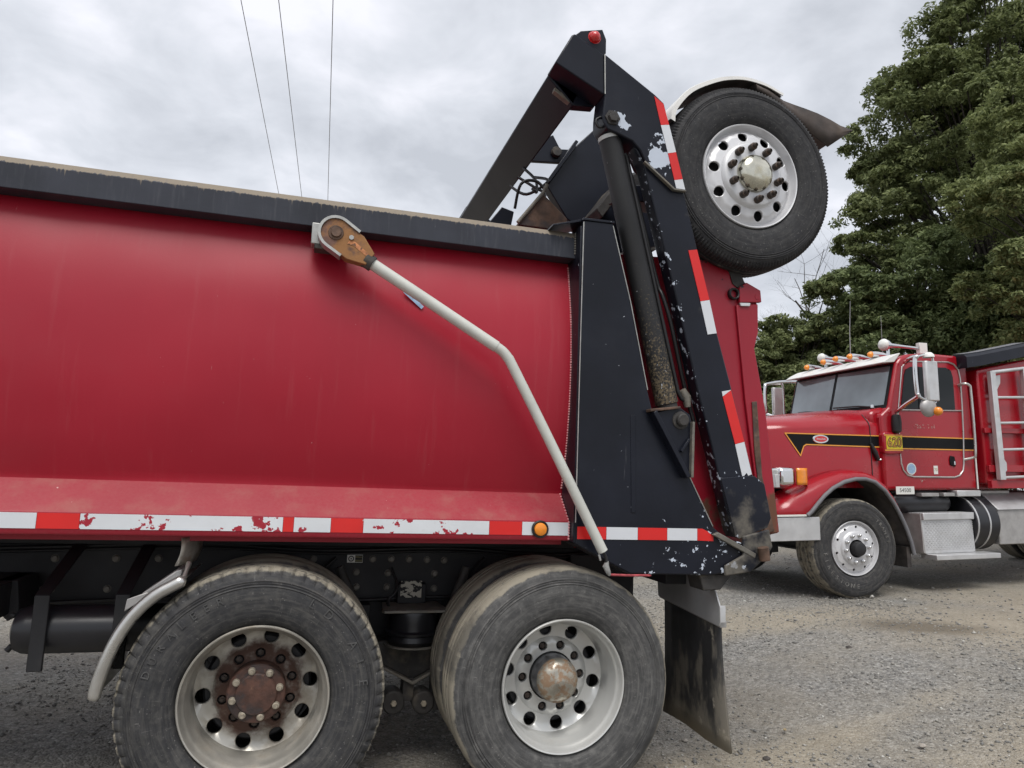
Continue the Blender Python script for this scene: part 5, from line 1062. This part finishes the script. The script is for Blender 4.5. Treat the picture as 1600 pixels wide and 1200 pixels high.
tree('broadleaf_tree', 'tall broadleaf tree with a billowing dark green crown right of the lifted wheel', (18.8, 11.3, 0),
     [(18.05, 11.56, 13.76, 1.65, 1.82, 1.93), (16.29, 11.85, 11.45, 1.70, 1.87, 1.61), (15.90, 12.19, 9.75, 1.34, 1.48, 1.34), (19.29, 12.19, 10.45, 2.82, 3.10, 2.82), (16.02, 12.40, 7.98, 1.34, 1.48, 1.16), (19.99, 11.25, 15.88, 2.07, 2.27, 2.25), (16.18, 10.82, 11.57, 1.36, 1.50, 1.36), (21.51, 11.31, 12.21, 2.82, 3.10, 3.76), (16.88, 11.33, 14.05, 0.89, 0.98, 1.07), (15.14, 12.02, 8.75, 1.05, 1.15, 1.05), (14.27, 11.93, 7.36, 1.02, 1.12, 0.93), (14.94, 11.86, 10.39, 0.87, 0.96, 1.05), (15.94, 11.77, 12.77, 1.07, 1.18, 1.07)], 'leaf', 3, boughs=235, subs=13, per=92, leaf=.066, trunk_r=.24, br=.40)
tree('broadleaf_tree', 'lighter green leafy tree at the right edge, nearer than the tall one', (15.2, 6.2, 0),
     [(14.13, 7.03, 8.98, 1.10, 1.21, 1.30), (13.28, 7.01, 7.09, 1.00, 1.10, 1.00), (13.08, 7.25, 5.71, 0.94, 1.03, 0.88), (13.91, 7.11, 5.00, 1.00, 1.10, 1.00), (14.17, 6.86, 10.20, 0.78, 0.86, 0.78), (15.78, 7.30, 7.42, 1.61, 1.77, 2.01)], 'leaf_light', 5, boughs=120, subs=13, per=90, leaf=.050, trunk_r=.14, br=.42)
tree('broadleaf_tree', 'mid-height dark tree right behind the cab roof lamps of the parked truck', (14.2, 11.0, 0),
     [(13.11, 11.37, 6.24, 1.05, 1.15, 0.89), (14.43, 11.00, 6.21, 1.45, 1.59, 1.21), (13.98, 11.29, 4.99, 1.77, 1.95, 1.13), (14.98, 9.88, 5.54, 1.52, 1.67, 1.14), (15.07, 11.14, 3.83, 2.58, 2.83, 1.45), (15.0, 11.2, 1.9, 2.2, 2.4, 1.2)], 'leaf_dark', 8, boughs=130, subs=13, per=90, leaf=.060, trunk_r=.16, br=.42)
tree('low_tree', 'low bushy tree just past the tailgate, its top level with the panel', (11.6, 12.3, 0),
     [(11.65, 11.94, 5.06, 0.81, 0.89, 0.89), (12.54, 11.62, 5.58, 0.89, 0.97, 0.97), (11.25, 12.18, 4.17, 0.97, 1.06, 0.97), (12.50, 11.85, 3.97, 1.37, 1.51, 1.21), (9.95, 12.58, 3.96, 1.29, 1.42, 0.97), (11.71, 12.19, 3.07, 1.77, 1.95, 0.97), (11.6, 12.2, 1.6, 1.9, 2.0, 1.1)], 'leaf', 13, boughs=130, subs=13, per=90, leaf=.057, trunk_r=.12, br=.42)
tree('low_tree', 'low shady tree behind the second dump body at the right edge', (16.6, 8.6, 0),
     [(15.66, 8.74, 4.79, 1.72, 1.89, 1.00), (17.43, 8.19, 5.14, 1.72, 1.89, 1.57), (15.82, 9.84, 4.06, 1.52, 1.67, 1.22)], 'leaf_dark', 17, boughs=80, subs=12, per=85, leaf=.055, trunk_r=.14, br=.42)
def bare_tree(name, label, base, h, seed, spread=.9, lean=(0, 0, 0)):
    g = random.Random(seed); base = Vector(base); base.z = float(ground_z(base.x, base.y)); root = thing(name, label, 'tree', tuple(base)); mb = MB(); cnt = [0]
    def grow_(p, d, L_, r, lv):
        n = 5; path = [p]; q_ = p.copy(); dd = d.copy()
        for i in range(n):
            dd = (dd+Vector((g.uniform(-1, 1), g.uniform(-1, 1), g.uniform(-.6, .9)))*.16).normalized(); q_ = q_+dd*L_/n; path.append(q_.copy())
        mb.tube(path, [r*(1-.55*i/n) for i in range(n+1)], 5 if lv > 1 else 8); cnt[0] += 1
        if lv >= 5 or cnt[0] > 1500: return
        for i in range(g.choice((3, 4, 4)) if lv < 4 else 3):
            k = g.randint(2, n); e_ = Vector((g.uniform(-1, 1), g.uniform(-1, 1), g.uniform(-.15, .8))).normalized()
            grow_(path[k], (dd*.55+e_*spread).normalized(), L_*g.uniform(.5, .72), r*(1-.55*k/n)*.62, lv+1)
    grow_(Vector((0, 0, -.1)), (Vector((0, 0, 1))+Vector(lean)).normalized(), h*.42, h*.019, 0)
    mb.build('trunk', 'bark_grey', root, 60, recalc=False)
bare_tree('bare_tree', 'bare leafless tree behind the lifted wheel against the sky', (21.6, 20.9, 0), 13.4, 4, .95)
bare_tree('bare_tree', 'pale twiggy sapling at the left end of the trees, behind the tailgate top', (18.5, 21.9, 0), 10.0, 9, .6)

# ------------------------------------------------------------------ overhead wires
for lab, x_, dx in (('leftmost of the three thin overhead wires in the sky', -1.40, .04), ('middle one of the three thin overhead wires in the sky', -.80, .041), ('rightmost of the three thin overhead wires in the sky', .055, .0225)):
    path = []
    for i in range(41):
        y_ = -30+i*3.2; s_ = (y_-30)/66; path.append((x_+dx*(y_-8.3), y_, 9.0+1.0*(s_*s_-.11)))
    tag(T('overhead_wire', 'wire', None, path, .0075, 6), lab, 'wire', 'overhead wires')

# ------------------------------------------------------------------ loose stones
def stones(n, lo, hi, seed, region, pw=2.4):
    g = np.random.default_rng(seed)
    x_ = g.uniform(region[0], region[1], n); y_ = g.uniform(region[2], region[3], n)
    keep = ~((np.abs(x_-.0) < .16) & (np.abs(y_-.3) < .35)) & ~((np.abs(x_-1.32) < .16) & (np.abs(y_-.3) < .35))
    keep &= g.uniform(size=n) < np.clip((fbm(x_, y_, .9, 3, 60)-.28)*3, .06, 1)
    x_, y_ = x_[keep], y_[keep]; n = len(x_); s = lo+(hi-lo)*g.uniform(size=n)**pw
    O = np.array([(1, 0, 0), (-1, 0, 0), (0, 1, 0), (0, -1, 0), (0, 0, 1), (0, 0, -1)], float)
    V = np.repeat(O[None], n, 0)*g.uniform(.55, 1.15, (n, 6, 1)); V[:, :, 2] *= .65
    a = g.uniform(0, 6.28, n); c, s_ = np.cos(a), np.sin(a)
    V = np.stack([V[:, :, 0]*c[:, None]-V[:, :, 1]*s_[:, None], V[:, :, 0]*s_[:, None]+V[:, :, 1]*c[:, None], V[:, :, 2]], -1)*s[:, None, None]
    z_ = ground_z(x_, y_)+np.clip(1-(np.abs(x_-4)+np.abs(y_-3))/40, 0, 1)*((fbm(x_, y_, .9, 3, 3)-.5)*.05+(fbm(x_, y_, 7, 3, 9)-.5)*.022)
    V += np.stack([x_, y_, z_+s*.2], -1)[:, None, :]
    T_ = np.array([(0, 2, 4), (2, 1, 4), (1, 3, 4), (3, 0, 4), (2, 0, 5), (1, 2, 5), (3, 1, 5), (0, 3, 5)])
    F = (T_[None]+(np.arange(n)*6)[:, None, None]).reshape(-1, 3)
    return V.reshape(-1, 3), F
def stone_mat():
    m = bpy.data.materials.new('loose_stone'); m.use_nodes = True; N = m.node_tree.nodes; L = m.node_tree.links; b = N['Principled BSDF']
    ge = N.new('ShaderNodeNewGeometry'); r = N.new('ShaderNodeValToRGB'); e_ = r.color_ramp.elements; e_[0].color = (.15, .147, .14, 1); e_[1].color = (.55, .54, .50, 1)
    for p, c in ((.35, (.19, .185, .172)), (.75, (.27, .255, .228)), (.93, (.37, .355, .32))): q_ = e_.new(p); q_.color = (*c, 1)
    L.new(ge.outputs['Random Per Island'], r.inputs[0]); L.new(r.outputs[0], b.inputs['Base Color']); b.inputs['Roughness'].default_value = .9
    return m
va, fa = stones(42000, .004, .014, 1, (-1.6, 6.0, -.4, 5.0)); vb, fb_ = stones(9000, .007, .022, 2, (-3.5, 11, 0, 8.0))
vc, fc = stones(700, .014, .030, 6, (-1.6, 8.0, -.3, 6.0), 3.0)
me = quick_mesh('gravel', np.concatenate([va, vb, vc]), np.concatenate([fa, fb_+len(va), fc+len(va)+len(vb)])); me.materials.append(stone_mat())
gv = bpy.data.objects.new('gravel', me); COL.objects.link(gv); gv['kind'] = 'stuff'; gv['label'] = 'loose grey gravel strewn over the yard'
def rock(label, x_, y_, s, seed, m):
    g = random.Random(seed); mb = MB(); n = 9
    for j in range(6):
        pass
    mb.lathe([(.0005, -.5), (.55, -.42), (.95, -.1), (.9, .25), (.5, .55), (.0005, .62)], n, ax='z', mod=lambda i, j, r, t: (r*(1 if j in (0, 5) else g.uniform(.75, 1.15)), t*g.uniform(.85, 1.1)))
    mb.v = [(a*s, b*s*.8, c*s*.7) for a, b, c in mb.v]
    o = mb.build('stone', m, None, 25); o.location = (x_, y_, float(ground_z(x_, y_))+s*.3); tag(o, label, 'stone', 'stones lying on the gravel')
M['stone_dark'] = mat('stone_dark', (.07, .062, .055), .9, var=.3, vs=30, bump=.4, bs=60); M['stone_pale'] = mat('stone_pale', (.33, .30, .26), .9, var=.2, vs=30, bump=.4, bs=60)
rock('dark stone in the sand below the tip of the mud flap', 2.60, .33, .024, 1, M['stone_dark'])
rock('small dark stone on gravel midway between mud flap and right edge', 3.18, 1.22, .020, 2, M['stone_dark'])
rock('dark flat stone near the damp hollow in the sand', 4.35, 1.72, .030, 3, M['stone_dark'])
rock('pale stone at the bottom right corner of the yard', 3.45, .15, .026, 4, M['stone_pale'])
rock('pale stone beside the rear tyre in the foreground gravel', 2.30, .66, .020, 5, M['stone_pale'])

lf = MB().sheet([[(x_*.03, y_*.012*(1-abs(x_)**1.5)+.004*x_, .004+.006*abs(y_)+.004*x_*x_) for y_ in (-1, 0, 1)] for x_ in (-1, -.6, -.2, .2, .6, 1)]).build('dry_leaf', mat('dry_leaf', (.42, .33, .19), .8, var=.2, vs=40), None, 60)
lf.location = (2.93, .62, float(ground_z(2.93, .62))+.012); lf.rotation_euler = (.1, .15, .7); tag(lf, 'small tan dry leaf lying on the gravel right of the mud flap', 'leaf')
